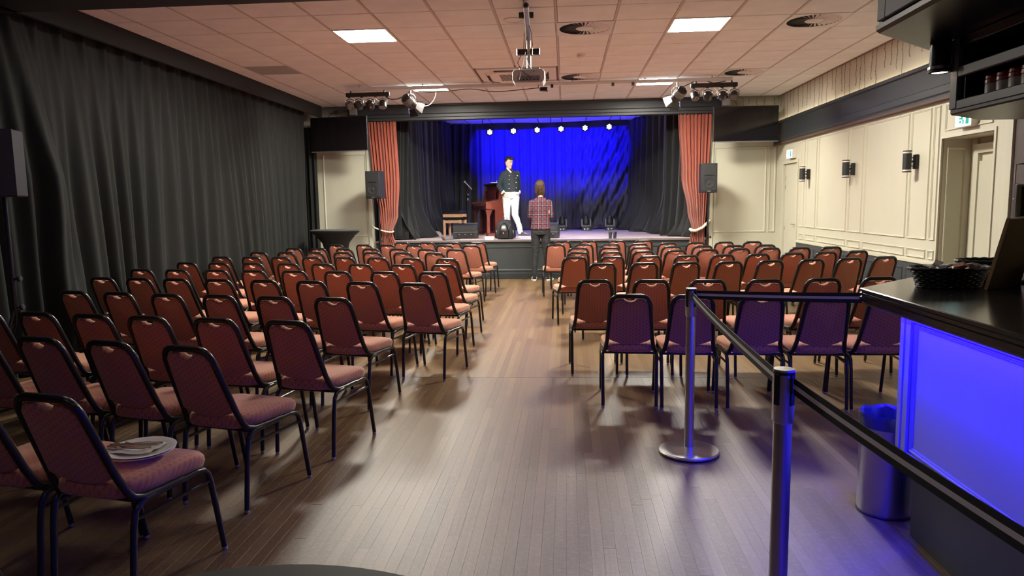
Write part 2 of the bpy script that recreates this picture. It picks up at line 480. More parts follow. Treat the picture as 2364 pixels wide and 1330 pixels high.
for i in range(-7, 7):
    x = GX+i*TS
    y1_ = 13.5
    segs = [(5.3, y1_)]
    if i == -1: segs = [(5.3, GY+5*TS-.17), (GY+7*TS, y1_)]
    for a, b in segs:
        g = G(); g.box(x-.0105, x+.0105, a, b, ZC-.001, ZC+.008); g.obj('grid_bar', 'tbar', ceiling, smooth=0)

# walls
g = G(); g.box(XL-.15, XL, YB, YF+.3, 0, ZC+.2)
struct(g.obj('wall_left', 'dkgrey', smooth=0), 'dark wall hidden behind the long black drape', 'wall')
g = G(); g.box(XL, 6.2, YB-.15, YB, 0, ZC+.2)
struct(g.obj('wall_back', 'beige', smooth=0), 'wall behind the photographer', 'wall')

# right wall with door opening (niche 6.89..7.77) and far door 12.39..13.15
wall_r = struct((lambda g: (g.box(XR, XR+.15, 13.15, YF+.2, 0, 2.50), g.box(XR, XR+.15, 7.78, 12.39, 0, 2.50),
    g.box(XR, XR+.15, 12.39, 13.15, 2.065, 2.50), g.box(XR, XR+.15, 6.86, 7.78, 2.04, 2.50), g.box(XR, XR+.15, 6.60, 6.86, 0, 2.50),
    g.obj('wall_right', 'cream', smooth=0))[-1])(G()), 'cream right wall with raised panel mouldings', 'wall')
g = G(); g.box(XR, XR+.15, 3.0, YF+.2, 2.50, ZC+.1); g.obj('upper_wall', 'upper', wall_r, smooth=0)
# beyond the frame: cross wall of beige behind the bar
g = G(); g.box(XR+.0, XR+.15, YB, 6.08, 0, 2.5); g.box(XR, XR+.15, YB, 3.0, 2.5, ZC+.1)
g.obj('beige_wall', 'beige', wall_r, smooth=0)

def moulding(g, y0, y1, z0, z1, x=XR, w=.022, t=.014):
    # rectangular raised frame on the wall x = const, facing -x
    prof = [(0, 0), (t, .004), (t, w*.4), (t*.5, w*.6), (t*.5, w*.9), (0, w)]
    rs = []
    for dx, s in prof:
        rs.append([(x-dx, y0+s, z0+s), (x-dx, y1-s, z0+s), (x-dx, y1-s, z1-s), (x-dx, y0+s, z1-s)])
    g.rings(rs, cap=False)
PAN = [(12.03, 12.24), (11.48, 11.94), (10.25, 11.40), (9.74, 10.17), (8.50, 9.66), (8.01, 8.44), (7.83, 7.95)]
for a, b in PAN:
    g = G(); moulding(g, a, b, .99, 2.385); g.obj('panel_moulding', 'cream2', wall_r, smooth=0)
    g = G(); moulding(g, a, b, .785, .885); g.obj('panel_moulding', 'cream2', wall_r, smooth=0)
g = G(); g.box(XR-.018, XR, 7.78, 12.36, .725, .755); g.obj('dado_rail', 'cream2', wall_r, smooth=0)
g = G(); g.box(XR-.006, XR, 7.78, 12.36, 0, .725); wn = g.obj('wainscot', 'wains', wall_r, smooth=0)
for a, b in PAN[:6]:
    g = G(); moulding(g, a, b, .14, .66, x=XR-.006, w=.03, t=.012); g.obj('panel_moulding', 'wains', wn, smooth=0)
# dark beam along the right wall with trims
g = G()
prof = [(3.87, 2.45), (3.80, 2.45), (3.80, 2.475), (3.785, 2.49), (3.785, 2.56), (3.80, 2.57), (3.80, 2.78), (3.775, 2.79), (3.775, 2.83), (3.87, 2.83)]
g.rings([[(x, 3.0, z) for x, z in prof], [(x, YF-.0, z) for x, z in prof]])
beam = g.obj('trim_1', 'dkgrey', smooth=0); struct(beam, 'dark grey beam running along the right wall', 'beam')
g = G(); g.box(3.795, 3.868, 3.0, YF-.01, 2.425, 2.449); g.obj('brown_strip', 'brownline', beam, smooth=0)
g = G(); g.box(3.83, 3.85, 3.2, YF-.05, 2.832, 2.84); g.obj('led_strip', 'coveled', beam, smooth=0)

# niche with panelled reveal and door, far door
def door_frame(g, y0, y1, z1, w=.045, t=.02, x=XR):
    g.box(x-t, x, y0-w, y0, 0, z1+w); g.box(x-t, x, y1, y1+w, 0, z1+w); g.box(x-t, x, y0, y1, z1, z1+w)
g = G(); g.box(XR+.02, XR+.06, 12.40, 13.14, .01, 2.06)
d1 = struct(g.obj('door_1', 'cream', smooth=0), 'plain cream door beside the stage, under the far exit sign', 'door')
g = G(); door_frame(g, 12.39, 13.15, 2.06); g.obj('frame', 'cream2', d1, smooth=0)
g = G(); g.cyl((XR+.02, 12.48, 1.02), (XR-.03, 12.48, 1.02), .008, n=8); g.cyl((XR-.028, 12.47, 1.02), (XR-.028, 12.6, 1.02), .007, n=8); g.obj('handle', 'chrome', d1)
for z in (.9, 1.62, 1.78):
    g = G(); g.cyl((XR+.018, 13.1, z), (XR+.018, 13.1, z+.07), .006, n=8); g.obj('hinge', 'chrome', d1)
# niche: depth .55, side panels and inner door
ND = .32
g = G(); g.box(XR+ND, XR+ND+.05, 6.80, 7.85, 0, 2.3); g.box(XR+.012, XR+ND, 7.775, 7.83, 0, 2.3); g.box(XR+.012, XR+ND, 6.80, 6.865, 0, 2.3); g.box(XR+.012, XR+ND, 6.866, 7.774, 2.031, 2.3)
niche = struct(g.obj('trim_2', 'cream', smooth=0), 'recessed cream doorway reveal in the right wall', 'door recess')
g = G()
# moulding frame on the far reveal (plane y = 7.775)
def mould_y(g, x0, x1, z0, z1, y, w=.022, t=.012):
    prof = [(0, 0), (t, .004), (t, w*.4), (t*.5, w*.6), (0, w)]
    g.rings([[(x0+s, y-dx, z0+s), (x1-s, y-dx, z0+s), (x1-s, y-dx, z1-s), (x0+s, y-dx, z1-s)] for dx, s in prof], cap=False)
mould_y(g, XR+.05, XR+.235, .25, 1.95, 7.775); g.obj('panel_moulding', 'cream2', niche, smooth=0)
d2 = G(); d2.bbox(XR+ND-.045, XR+ND-.002, 6.88, 7.60, .01, 1.80, .004)
d2 = struct(d2.obj('door_2', 'cream', smooth=0), 'cream door at the back of the recess under the near exit sign', 'door')
g = G(); g.box(XR+ND-.06, XR+ND, 7.60, 7.68, 0, 1.97); g.box(XR+ND-.03, XR+ND, 7.68, 7.774, 0, 2.03); g.box(XR+ND-.06, XR+ND, 6.866, 7.60, 1.88, 1.97); g.box(XR+ND-.02, XR+ND, 6.866, 7.60, 1.80, 1.88); g.obj('frame', 'cream2', d2, smooth=0)
g = G(); door_frame(g, 6.865, 7.775, 2.04, w=.03, t=.012); g.obj('frame', 'cream2', niche, smooth=0)
g = G(); moulding(g, 6.9, 7.73, 2.11, 2.385); g.obj('panel_moulding', 'cream2', wall_r, smooth=0)
# dark door to the right of the recess with pull and lever
d3 = G(); d3.bbox(XR-.01, XR+.03, 6.10, 6.56, .01, 2.40, .003)
d3 = struct(d3.obj('door_3', 'doorwood', smooth=0), 'dark taupe door with chrome pull beside the recess', 'door')
g = G(); g.box(XR-.03, XR+.03, 6.56, 6.64, 0, 2.45); g.box(XR-.018, XR, 6.64, 6.70, 0, 2.45); g.obj('frame', 'cream2', d3, smooth=0)
g = G(); g.tube([(XR-.01, 6.42, 1.72), (XR-.07, 6.42, 1.71), (XR-.07, 6.42, 1.55), (XR-.01, 6.42, 1.54)], .009, 8); g.obj('pull_handle', 'chrome', d3)
g = G(); g.bbox(XR-.018, XR-.01, 6.40, 6.45, 1.26, 1.50, .003); g.cyl((XR-.01, 6.425, 1.42), (XR-.07, 6.425, 1.42), .008, n=8); g.cyl((XR-.066, 6.425, 1.42), (XR-.066, 6.30, 1.40), .008, n=8); g.obj('door_lever', 'chrome', d3)

# front wall pieces either side of the stage opening (opening -3.72..2.66, top z 3.0)
g = G(); g.box(XL, -3.72, YF, YF+.12, 0, ZC+.1); g.box(2.66, XR+.1, YF, YF+.12, 0, ZC+.1)
wf = struct(g.obj('wall_front', 'cream', smooth=0), 'cream wall on both sides of the stage opening', 'wall')
g = G(); g.box(XL, -3.72, YF-.004, YF, 2.45, ZC); g.box(2.66, XR, YF-.004, YF, 2.45, ZC); g.obj('upper_wall', 'upper', wf, smooth=0)
def mould_f(x0, x1, z0, z1, w=.03, t=.014):
    g = G(); mould_y(g, x0, x1, z0, z1, YF, w, t); return g.obj('panel_moulding', 'cream2', wf, smooth=0)
mould_f(2.74, 3.68, .85, 2.41); mould_f(3.73, 3.85, .85, 2.41); mould_f(-4.66, -3.82, .85, 2.43)
for a, b in ((-3.80, -3.72), (2.66, 2.72)):
    g = G(); g.bbox(a, b, YF-.03, YF, 0, 3.02, .004); g.obj('pilaster', 'cream2', wf, smooth=0)

# stage: body, lip, moulded front, proscenium beam
SZ = .745
g = G(); g.box(-3.72, 2.66, 13.72, 19.3, 0, SZ)
stage = struct(g.obj('trim_3', 'stagefloor', smooth=0), 'raised stage platform with a pinkish grey floor', 'stage')
g = G(); g.box(-3.70, 2.65, 13.68, 13.72, .0, SZ-.03); g.obj('stage_front', 'stagefront', stage, smooth=0)
g = G(); g.bbox(-3.70, 2.65, 13.64, 13.76, SZ-.03, SZ+.004, .004); g.obj('stage_lip', 'silver', stage, smooth=0)
for a, b in ((-3.6, -1.75), (-1.65, -.05), (.05, 1.35), (1.45, 2.6)):
    g = G(); mould_y(g, a, b, .15, .62, 13.68, w=.035, t=.012); g.obj('panel_moulding', 'stagefront', stage, smooth=0)
g = G(); g.bbox(-3.70, 2.65, 13.655, 13.68, 0, .10, .004); g.obj('plinth', 'dkgrey', stage, smooth=0)
g = G()
prof = [(13.62, 3.02), (13.42, 3.02), (13.42, 3.06), (13.40, 3.07), (13.40, 3.12), (13.43, 3.14), (13.43, 3.26), (13.41, 3.28), (13.41, 3.31), (13.62, 3.31)]
g.rings([[(-4.08, y, z) for y, z in prof], [(2.92, y, z) for y, z in prof]])
prosc = struct(g.obj('trim_4', 'dkgrey', smooth=0), 'dark grey moulded beam above the stage opening', 'beam')
# stage house: ceiling, side and back masking
g = G(); g.box(-3.9, 2.9, 13.6, 19.3, 3.51, 3.6)
sc = struct(g.obj('ceiling_stage', 'gapdark', smooth=0), 'tiled ceiling above the stage washed in blue light', 'ceiling')
for i in range(-6, 5):
    for k in range(8):
        inst(T0, 'tile', sc, (GX+(i+.5)*TS, 14.3+(k+.5)*TS, 3.498))
g = G(); g.box(-3.9, -3.75, 13.72, 19.3, 0, 3.6); g.box(2.7, 2.85, 13.72, 19.3, 0, 3.6); g.box(-3.9, 2.85, 19.3, 19.4, 0, 3.6)
g.box(-3.9, 2.85, 13.62, 13.72, 3.3, 3.6)
struct(g.obj('wall_stage', 'dkgrey', smooth=0), 'dark walls enclosing the stage', 'wall')

# dark cross beam near the camera
g = G(); g.box(-5, 3.8, 4.9, 5.88, 3.1, ZC+.01)
struct(g.obj('trim_5', 'dkgrey', smooth=0), 'dark dropped beam crossing the ceiling at the top left', 'beam')
# pelmet along the left drape
g = G(); g.bbox(-4.60, -4.55, 2.5, 13.35, 3.10, ZC, .003); g.box(-4.95, -4.60, 2.5, 13.35, 3.22, ZC)
struct(g.obj('trim_6', 'blackcloth', smooth=0), 'black pelmet board above the long drape', 'pelmet')

# ------------------------------------------------------------------ ceiling fittings
def light_panel(i, k, label, rear=False, y=None, near=False):
    cx, cy = GX+(i+.5)*TS, (GY+(k+.5)*TS) if y is None else y
    t = thing('ceiling_light', label, 'ceiling light', (cx, cy, ZC), group='square ceiling light panels')
    g = G()
    for a in ((-.298, .298, -.298, -.278), (-.298, .298, .278, .298), (-.298, -.278, -.278, .278), (.278, .298, -.278, .278)):
        g.box(*a, -.006, .012)
    g.obj('frame', 'plastic_w', t, smooth=0)
    g = G(); g.box(-.277, .277, -.277, .277, -.001, .010); g.obj('diffuser', 'fill_n' if near else 'fill_b' if rear else 'panel', t, smooth=0)
    return t
light_panel(-4, 1, 'bright square ceiling panel, left one of the near pair')
light_panel(2, 1, 'bright square ceiling panel, right one of the near pair')
light_panel(-4, 7, 'bright ceiling panel behind the left theatre lights')
light_panel(2, 7, 'bright ceiling panel behind the right theatre lights')
for i_, nm in ((-4, 'left'), (2, 'right')):  # unseen panels, added only to light the chairs below
    t = light_panel(i_, -6, 'added out-of-view fill panel above the nearest chairs, %s side' % nm, near=True)
    t.location.z = ZC-.016
for x in (-3, 1):  # added rear fill for the chair backs, never in view
    t = light_panel(x, 0, 'added unseen fill panel behind the photographer, %s side' % ('left' if x < 0 else 'right'), rear=True, y=.2)
    t.location.z = ZC-.016

# swirl diffusers
def vent(i, k, label):
    cx, cy = GX+(i+.5)*TS, GY+(k+.5)*TS
    t = thing('ceiling_vent', label, 'ceiling vent', (cx, cy, ZC), group='square swirl ceiling vents')
    n = 48
    g = G()
    circ = [(.272*cos(2*pi*a/n), .272*sin(2*pi*a/n)) for a in range(n)]
    sq = []
    for x, y in circ:
        m = max(abs(x), abs(y)); sq.append((x/m*.295, y/m*.295))
    g.rings([[(x, y, -.002) for x, y in circ], [(x, y, -.004) for x, y in sq], [(x, y, .01) for x, y in sq]], cap=False)
    g.obj('face_plate', 'vent', t, smooth=0)
    g = G(); g.lathe([(.271, .009), (.271, .011)], n=32); g.obj('duct', 'ventdark', t, smooth=0)
    g = G(); g.lathe([(.001, -.009), (.085, -.008), (.095, -.002), (.095, .008)], n=28); g.obj('centre_disc', 'vent', t)
    g = G()
    for a in range(32):
        M = Matrix.Rotation(2*pi*a/32, 4, 'Z')
        w = .014
        g.add([M @ Vector(p) for p in ((.095, .003, -.004), (.272, .022, -.004), (.272, -.004, .008), (.095, -.006, .008))], [(0, 1, 2, 3)])
    o = g.obj('blades', 'vent', t, smooth=0)
    return t
vent(0, 1, 'square swirl ceiling vent right of the projector pole, nearer one')
vent(0, 6, 'square swirl ceiling vent right of the projector, farther one')
vent(4, 1, 'square swirl ceiling vent nearest the bar cabinets')
vent(4, 6, 'square swirl ceiling vent above the right theatre lights')

# ac cassette
t = thing('air_conditioner', 'square ceiling air conditioner with centre grille behind the projector', 'air conditioner', (GX-.60, GY+6*TS, ZC))
g = G(); g.rings([[(sx*.56, sy*.56, .011) for sx, sy in ((-1, -1), (1, -1), (1, 1), (-1, 1))], [(sx*.555, sy*.555, -.010) for sx, sy in ((-1, -1), (1, -1), (1, 1), (-1, 1))]]); g.obj('surround', 'vent', t, smooth=0)
g = G()
oct_ = [(-.40, -.32), (-.32, -.40), (.32, -.40), (.40, -.32), (.40, .32), (.32, .40), (-.32, .40), (-.40, .32)]
g.rings([[(x, y, -.010) for x, y in oct_], [(x, y, -.030) for x, y in oct_], [(x*.93, y*.93, -.034) for x, y in oct_]]); g.obj('fascia', 'plastic_w', t, smooth=0)
for a in range(4):
    M = Matrix.Rotation(a*pi/2, 4, 'Z')
    g = G(); g.box(-.31, .31, -.45, -.405, -.016, -.011, M=M); g.obj('air_slot', 'ventdark', t, smooth=0)
    g = G(); g.add([M @ Vector(p) for p in ((.33, -.45, -.012), (.45, -.33, -.012), (.42, -.28, -.045), (.28, -.42, -.045))], [(0, 1, 2, 3)]); g.obj('corner_flap', 'plastic_w', t, smooth=0)
g = G()
for a in range(26):
    x = -.25+a*.02; g.box(x, x+.011, -.25, .25, -.0365, -.033)
g.obj('grille', 'ventdark', t, smooth=0)

# detector, ceiling speaker
t = thing('smoke_detector', 'small white round smoke detector between the two swirl vents', 'smoke detector', (.2, 9.34, ZC))
g = G(); g.lathe([(.055, .0), (.055, -.012), (.04, -.02), (.04, -.03)]); g.obj('base', 'plastic_w', t)
g = G(); g.lathe([(.045, -.022), (.048, -.032), (.03, -.045), (.002, -.047)]); g.obj('cap', 'plastic_w', t)
t = thing('ceiling_speaker', 'round flush ceiling speaker beside the projector pole', 'ceiling speaker', (-.52, 7.52, ZC))
g = G(); g.lathe([(.105, .0), (.105, -.008), (.092, -.010), (.088, -.004), (.088, .002)]); g.obj('rim', 'plastic_w', t)
g = G(); g.lathe([(.088, -.0035), (.002, -.006)]); g.obj('grille', 'tile', t)

# projector on its pole
t = thing('projector', 'white projector hanging from a ceiling pole with loose cables', 'projector', (-.39, 7.95, 0))
g = G(); g.lathe([(.05, 3.306), (.05, 3.29), (.03, 3.28)], (.02, -1.2, 0)); g.tube([(.04, -1.28, 3.22), (0, .0, 3.2)], .026, 14); g.tube([(.04, -1.281, 3.22), (.04, -1.27, 3.22)], .03, 14); g.cyl((.02, -1.2, 3.24), (.02, -1.2, 3.306), .012); g.obj('boom_tube', 'steel', t)
g = G(); g.lathe([(.021, 0), (.021, -.002)], n=14, M=Matrix.Translation((.04, -1.283, 3.22)) @ Matrix.Rotation(pi/2, 4, 'X')); g.obj('tube_end', 'ventdark', t)
for yy in (-.85, -.82):
    g = G(); g.bbox(-.07+.02, .07+.02, yy-.004, yy+.004, 3.22, 3.27, .003); g.obj('clamp', 'black_metal', t)
g = G(); g.cyl((0, .0, 3.23), (0, .0, 2.885), .03, n=16); g.obj('drop_pole', 'chrome', t)
g = G(); g.bbox(-.125, .115, -.025, .03, 3.04, 3.10, .004); g.obj('clamp_bracket', 'black_metal', t)
for x in (-.127, .04, .115):
    g = G(); g.bbox(x-.004, x+.004, -.03, .035, 3.035, 3.105, .002); g.obj('bracket_plate', 'chrome', t)
g = G(); g.bbox(-.10, .12, -.09, .09, 2.872, 2.888, .004); g.obj('mount_plate', 'steel', t)
g = G()
out = [(-.175, 2.76), (-.15, 2.725), (.15, 2.725), (.175, 2.76), (.175, 2.84), (.15, 2.868), (-.15, 2.868), (-.175, 2.84)]
g.rings([[(x*.96, -.135, 2.796+(z-2.796)*.94) for x, z in out], [(x, -.125, z) for x, z in out], [(x, .125, z) for x, z in out], [(x*.96, .135, 2.796+(z-2.796)*.94) for x, z in out]])
g.obj('body', 'projector', t, smooth=0)
g = G(); g.box(-.12, .12, -.138, -.134, 2.745, 2.80); g.obj('port_panel', 'silver', t, smooth=0)
for a in range(6):
    g = G(); x = -.10+a*.038; g.bbox(x, x+.016, -.142, -.136, 2.752, 2.766, .002); g.obj('socket', 'ventdark', t)
g = G(); g.lathe([(.035, 0), (.035, .03), (.028, .034)], n=20, M=Matrix.Translation((.05, .13, 2.80)) @ Matrix.Rotation(-pi/2, 4, 'X')); g.obj('lens', 'screen', t)
for k, pts in enumerate([[(-.03, -.3, 3.2), (-.05, -.1, 3.08), (-.12, -.05, 2.95), (-.07, -.14, 2.85), (.03, -.16, 2.775)],
                         [(0, -.3, 3.21), (-.04, -.04, 3.06), (.0, -.05, 2.93), (.06, -.14, 2.84)],
                         [(.02, -.9, 3.24), (.05, -.5, 3.16), (.05, -.2, 3.1), (0, -.04, 3.05)]]):
    g = G(); g.tube(pts, .004, 6); g.obj('cable', 'black_metal', t)
g = G(); g.tube([(-.03, -.1, 3.05), (-.1, -.145, 2.755)], .0035, 6); g.obj('cable', 'plastic_w', t)
g = G(); g.bbox(.12, .20, -.03, .03, 2.655, 2.695, .004); g.obj('receiver_box', 'black_metal', t)
g = G(); g.tube([(.1, 0, 2.72), (.12, 0, 2.66), (.2, 0, 2.65)], .008, 6); g.obj('receiver_arm', 'steel', t)

# lighting rail across the room
t = thing('lighting_rail', 'long grey ceiling rail crossing in front of the stage', 'rail', (0, 11.2, 0))
g = G(); g.bbox(-3.42, 2.5, -.03, .03, 3.225, 3.275, .004); g.obj('channel', 'vent', t, smooth=0)
for x in (-3.2, -2.2, -1.1, 0.1, 1.2, 2.2):
    g = G(); g.box(x-.01, x+.01, -.01, .01, 3.275, 3.306); g.obj('hanger', 'steel', t, smooth=0)
for x in (.72, 1.02, -.2):
    g = G(); g.bbox(x-.02, x+.02, -.045, .0, 3.19, 3.24, .004); g.obj('clip', 'black_metal', t)
def cable(name, pts, r, label, m='black_metal', n=6, sub=6):
    P = [Vector(p) for p in pts]; out = []
    for i in range(len(P)-1):
        p0 = P[max(i-1, 0)]; p1 = P[i]; p2 = P[i+1]; p3 = P[min(i+2, len(P)-1)]
        for s in range(sub):
            u = s/sub
            out.append(.5*((2*p1)+(-p0+p2)*u+(2*p0-5*p1+4*p2-p3)*u*u+(-p0+3*p1-3*p2+p3)*u**3))
    out.append(P[-1])
    g = G(); g.tube(out, r, n)
    if label: return tag(g.obj(name, m), label, 'cable')
    return g.obj(name, m)
cable('cable', [(-2.35, 11.16, 3.22), (-2.1, 11.14, 3.17), (-1.75, 11.14, 3.18), (-1.45, 11.14, 3.2), (-1.1, 11.14, 3.15), (-.8, 11.14, 3.16), (-.3, 11.16, 3.2)], .006, 'thin black cable drooping below the ceiling rail towards the projector')
cable('cable', [(-2.85, 11.25, 3.2), (-2.75, 11.2, 3.1), (-2.6, 11.2, 3.09), (-2.45, 11.2, 3.16), (-2.38, 11.2, 3.23)], .008, 'black cable loop between the left light bar and its spotlight')
cable('cable', [(-2.0, 11.25, 3.2), (-2.02, 11.25, 3.1), (-2.12, 11.3, 3.0), (-2.3, 11.35, 2.98)], .006, 'white cable loop beside the left spotlight', 'plastic_w')
cable('cable', [(1.75, 11.25, 3.15), (1.9, 11.2, 3.21), (2.05, 11.2, 3.27), (2.2, 11.2, 3.2), (2.4, 11.2, 3.22)], .007, 'black cable draped above the right light bar')

def par_can(parent, x, z, tilt, lit=False, yaw=0., r=.062):
    M = Matrix.Translation((x, 0, z)) @ Matrix.Rotation(yaw, 4, 'Z') @ Matrix.Rotation(tilt, 4, 'X')
    g = G(); g.lathe([(r*.6, .07), (r*.9, .05), (r, .0), (r, -.055), (r*.93, -.06), (r*.93, -.05)], M=M); a = g.obj('par_can', 'black_metal', parent)
    g = G()
    n = 0
    for rr, cnt in ((0, 1), (.024, 6), (.046, 12)):
        for j in range(cnt):
            aa = 2*pi*j/cnt
            g.lathe([(.008, -.052), (.006, -.058), (.001, -.059)], (rr*cos(aa), rr*sin(aa), 0), n=8, M=M)
    g.obj('led_lenses', 'led_white' if lit else 'led_off', a)
    g = G(); g.tube([(x-r-.008, 0, z), (x-r-.008, 0, z+.07), (x, 0, z+.10), (x+r+.008, 0, z+.07), (x+r+.008, 0, z)], .006, 6); g.obj('yoke', 'black_metal', a)
    return a

def light_bar(cx, y, z, label, yaws):
    t = thing('light_bar', label, 'stage light', (cx, y, 0))
    g = G(); g.bbox(-.345, .345, -.03, .03, z, z+.062, .006); g.obj('bar', 'black_metal', t, smooth=0)
    for x in (-.27, .26):
        g = G(); g.cyl((x, 0, z+.06), (x, 0, 3.23), .014, n=10); g.obj('hanger', 'black_metal', t)
    for x in (-.3, -.1, .12, .3):
        g = G(); g.bbox(x-.02, x+.02, -.012, .012, z-.014, z, .002); g.obj('clamp', 'black_metal', t)
    for x, yaw, tl in yaws:
        par_can(t, x, z-.125, tl, yaw=yaw)
    g = G(); g.tube([(-.28, .01, z), (-.2, .05, z-.05), (-.14, .05, z-.11), (-.05, .03, z-.04), (.02, .05, z-.1), (.1, .04, z-.02), (.18, .05, z-.09), (.26, .03, z-.01)], .004, 6); g.obj('cable', 'plastic_w', t)
    g = G(); g.tube([(0, -.01, z), (.05, -.03, z-.06), (.07, -.03, z-.13), (.05, -.04, z-.17), (.035, -.04, z-.16)], .005, 6); g.obj('safety_wire', 'plastic_w', t)
    return t
LB1 = light_bar(-3.07, 11.2, 3.135, 'black bar of four small stage lights, left of the stage opening', [(-.29, .5, -1.1), (-.15, 0.1, 1.25), (.03, .1, 1.0), (.23, .2, -.5)])
LB2 = light_bar(2.23, 11.2, 3.135, 'black bar of four small stage lights, right of the stage opening', [(-.28, .2, -.6), (-.09, -.1, 1.05), (.13, -.1, 1.35), (.30, -.3, -.8)])

def fresnel(loc, rz, tilt, label):
    t = thing('theatre_spotlight', label, 'stage light', loc, rz)
    M = Matrix.Rotation(tilt, 4, 'X')
    # body points along local +Y after rotation
    R = M @ Matrix.Rotation(-pi/2, 4, 'X')
    g = G(); g.lathe([(.03, -.17), (.07, -.15), (.078, -.12), (.078, .06), (.07, .065), (.066, .06)], M=R); g.obj('housing', 'black_metal', t)
    g = G()
    for a in range(5): g.lathe([(.080, -.13+a*.022), (.086, -.125+a*.022), (.080, -.12+a*.022)], M=R)
    g.obj('cooling_fins', 'steel', t)
    g = G(); g.lathe([(.064, .058), (.04, .075), (.001, .08)], M=R); g.obj('lens', 'led_off', t)
    for a in range(4):
        A = R @ Matrix.Rotation(a*pi/2, 4, 'Z')
        g = G(); g.add([A @ Vector(p) for p in ((-.055, .07, .065), (.055, .07, .065), (.085, .13, .17), (-.085, .13, .17), (-.055, .073, .065), (.055, .073, .065), (.085, .133, .17), (-.085, .133, .17))],
                       [(0, 1, 2, 3), (4, 5, 6, 7), (0, 1, 5, 4), (1, 2, 6, 5), (2, 3, 7, 6), (3, 0, 4, 7)])
        g.obj('barn_door', 'steel' if a % 2 else 'black_metal', t, smooth=0)
    g = G(); g.tube([(-.1, 0, 0), (-.1, 0, .08), (-.05, 0, .13), (.05, 0, .13), (.1, 0, .08), (.1, 0, 0)], .008, 8); g.obj('yoke', 'steel', t)
    g = G(); g.cyl((0, 0, .13), (0, 0, 3.235-loc[2]), .013, n=10); g.obj('hanger', 'steel', t)
    return t
fresnel((-2.40, 11.2, 3.02), radians(-28), radians(-28), 'silver theatre spotlight with barn doors hanging on the left')
fresnel((1.69, 11.2, 3.02), radians(28), radians(-30), 'silver theatre spotlight with barn doors hanging on the right')

# ------------------------------------------------------------------ drapes
def drape(name, m, n, nz, fn, label, cat, parent=None, thick=.004):
    g = G()
    vs = [fn(i/n, k/nz) for k in range(nz+1) for i in range(n+1)]
    fs = [(k*(n+1)+i, k*(n+1)+i+1, (k+1)*(n+1)+i+1, (k+1)*(n+1)+i) for k in range(nz) for i in range(n)]
    me = bpy.data.meshes.new(name); me.from_pydata(vs, [], fs)
    me.polygons.foreach_set('use_smooth', [True]*len(me.polygons)); me.materials.append(MT[m])
    o = bpy.data.objects.new(name, me); COL.objects.link(o)
    md = o.modifiers.new('thickness', 'SOLIDIFY'); md.thickness = thick; md.offset = 0
    if parent: o.parent = parent
    if label: tag(o, label, cat)
    return o

def folds(s, seed, P):
    # sum of a few incommensurate pleat waves with drifting phase, -1..1
    ph = 1.1*sin(s*.9+seed)+.7*sin(s*2.3+seed*2)
    a = sin(2*pi*s/P + ph)
    b = sin(2*pi*s/(P*.53) + 2*ph + seed)
    return a*.75 + b*.3

def left_drape(u, w):
    y = 2.6 + u*(12.95-2.6); z = .012 + w*(3.24-.012)
    top = w**3
    P = .33
    ph = .35*(1-w)*sin(y*1.7) + .25*(1-w)*sin(y*4.1+1)
    q = (y + ph*.45)/P
    sharp = abs(sin(pi*q))
    a = (1-top)*(.095*(sharp**1.3) + .03*sin(2*pi*q*1.9+y*.7)) + top*.075*(max(0, cos(2*pi*q*1.0))**2)
    a += .03*sin(y*2.2+3)*(1-w)
    bulge = .26*exp(-((y-6.02-.12*(1-w))/.20)**2)*min(1, (1-w)*2.2)*(1+.05*sin(z*5))
    bulge += .07*exp(-((y-6.5)/.12)**2)*(1-w)*sin(z*3.1)
    return (-4.79 + a + bulge, y, z)
drape('stage_drape', 'blackcloth', 980, 26, left_drape, 'long black pleated drape covering the whole left wall', 'curtain')
def left_return(u, w):
    x = -4.92 + u*.24; z = .012+w*2.9
    return (x - .0*(1-w), 13.28 + .04*sin(2*pi*u*3+1) + .02*sin(9*u), z)
drape('side_drape', 'blackcloth', 60, 8, left_return, 'narrow black drape hanging in the left corner beside the white wall', 'curtain')

# orange curtains : (z, inner, outer)
def lerp_tab(tab, z):
    for (z0, *a), (z1, *b) in zip(tab, tab[1:]):
        if z <= z1:
            t_ = max(0, (z-z0)/(z1-z0)); t_ = t_*t_*(3-2*t_)
            return [p+(q-p)*t_ for p, q in zip(a, b)]
    return tab[-1][1:]
def orange_fn(tab, seed):
    def fn(u, w):
        z = .03 + w*(3.03-.03)
        a, b, amp = lerp_tab(tab, z)
        x = a + (b-a)*u
        n = 9
        y = 13.50 + amp*(sin(2*pi*n*u + .8*sin(3*u+seed)) + .45*sin(2*pi*n*1.7*u+seed)) - .03*exp(-((z-.95)/.12)**2)
        return (x, y, z)
    return fn
TL = [(0, -3.20, -3.62, .022), (.55, -3.22, -3.60, .022), (.92, -3.32, -3.52, .03), (1.25, -3.21, -3.56, .035), (1.9, -3.16, -3.66, .032), (3.1, -3.19, -3.72, .028)]
TR = [(0, 2.24, 2.58, .022), (.55, 2.26, 2.57, .022), (.93, 2.32, 2.55, .03), (1.25, 2.24, 2.58, .035), (1.9, 2.12, 2.62, .032), (3.1, 2.05, 2.66, .028)]
t = thing('stage_curtain', 'terracotta tab curtain tied back at the left of the stage', 'curtain', group=None)
drape('curtain_panel', 'orange', 150, 30, orange_fn(TL, 1), None, None, t)
def rope(pts, parent, r=.018):
    P = [Vector(p) for p in pts]; path = []
    for i in range(len(P)-1):
        for s in range(10): path.append(P[i].lerp(P[i+1], s/10))
    path.append(P[-1])
    g = G(); g.tube(path, [r*(1+.16*sin(i*1.6)) for i in range(len(path))], 8)
    return g.obj('tie_rope', 'rope', parent)
rope([(-3.72, 13.52, 1.06), (-3.64, 13.43, 1.02), (-3.5, 13.40, .97), (-3.38, 13.40, .94), (-3.31, 13.42, .935), (-3.30, 13.5, .95)], t, .014)
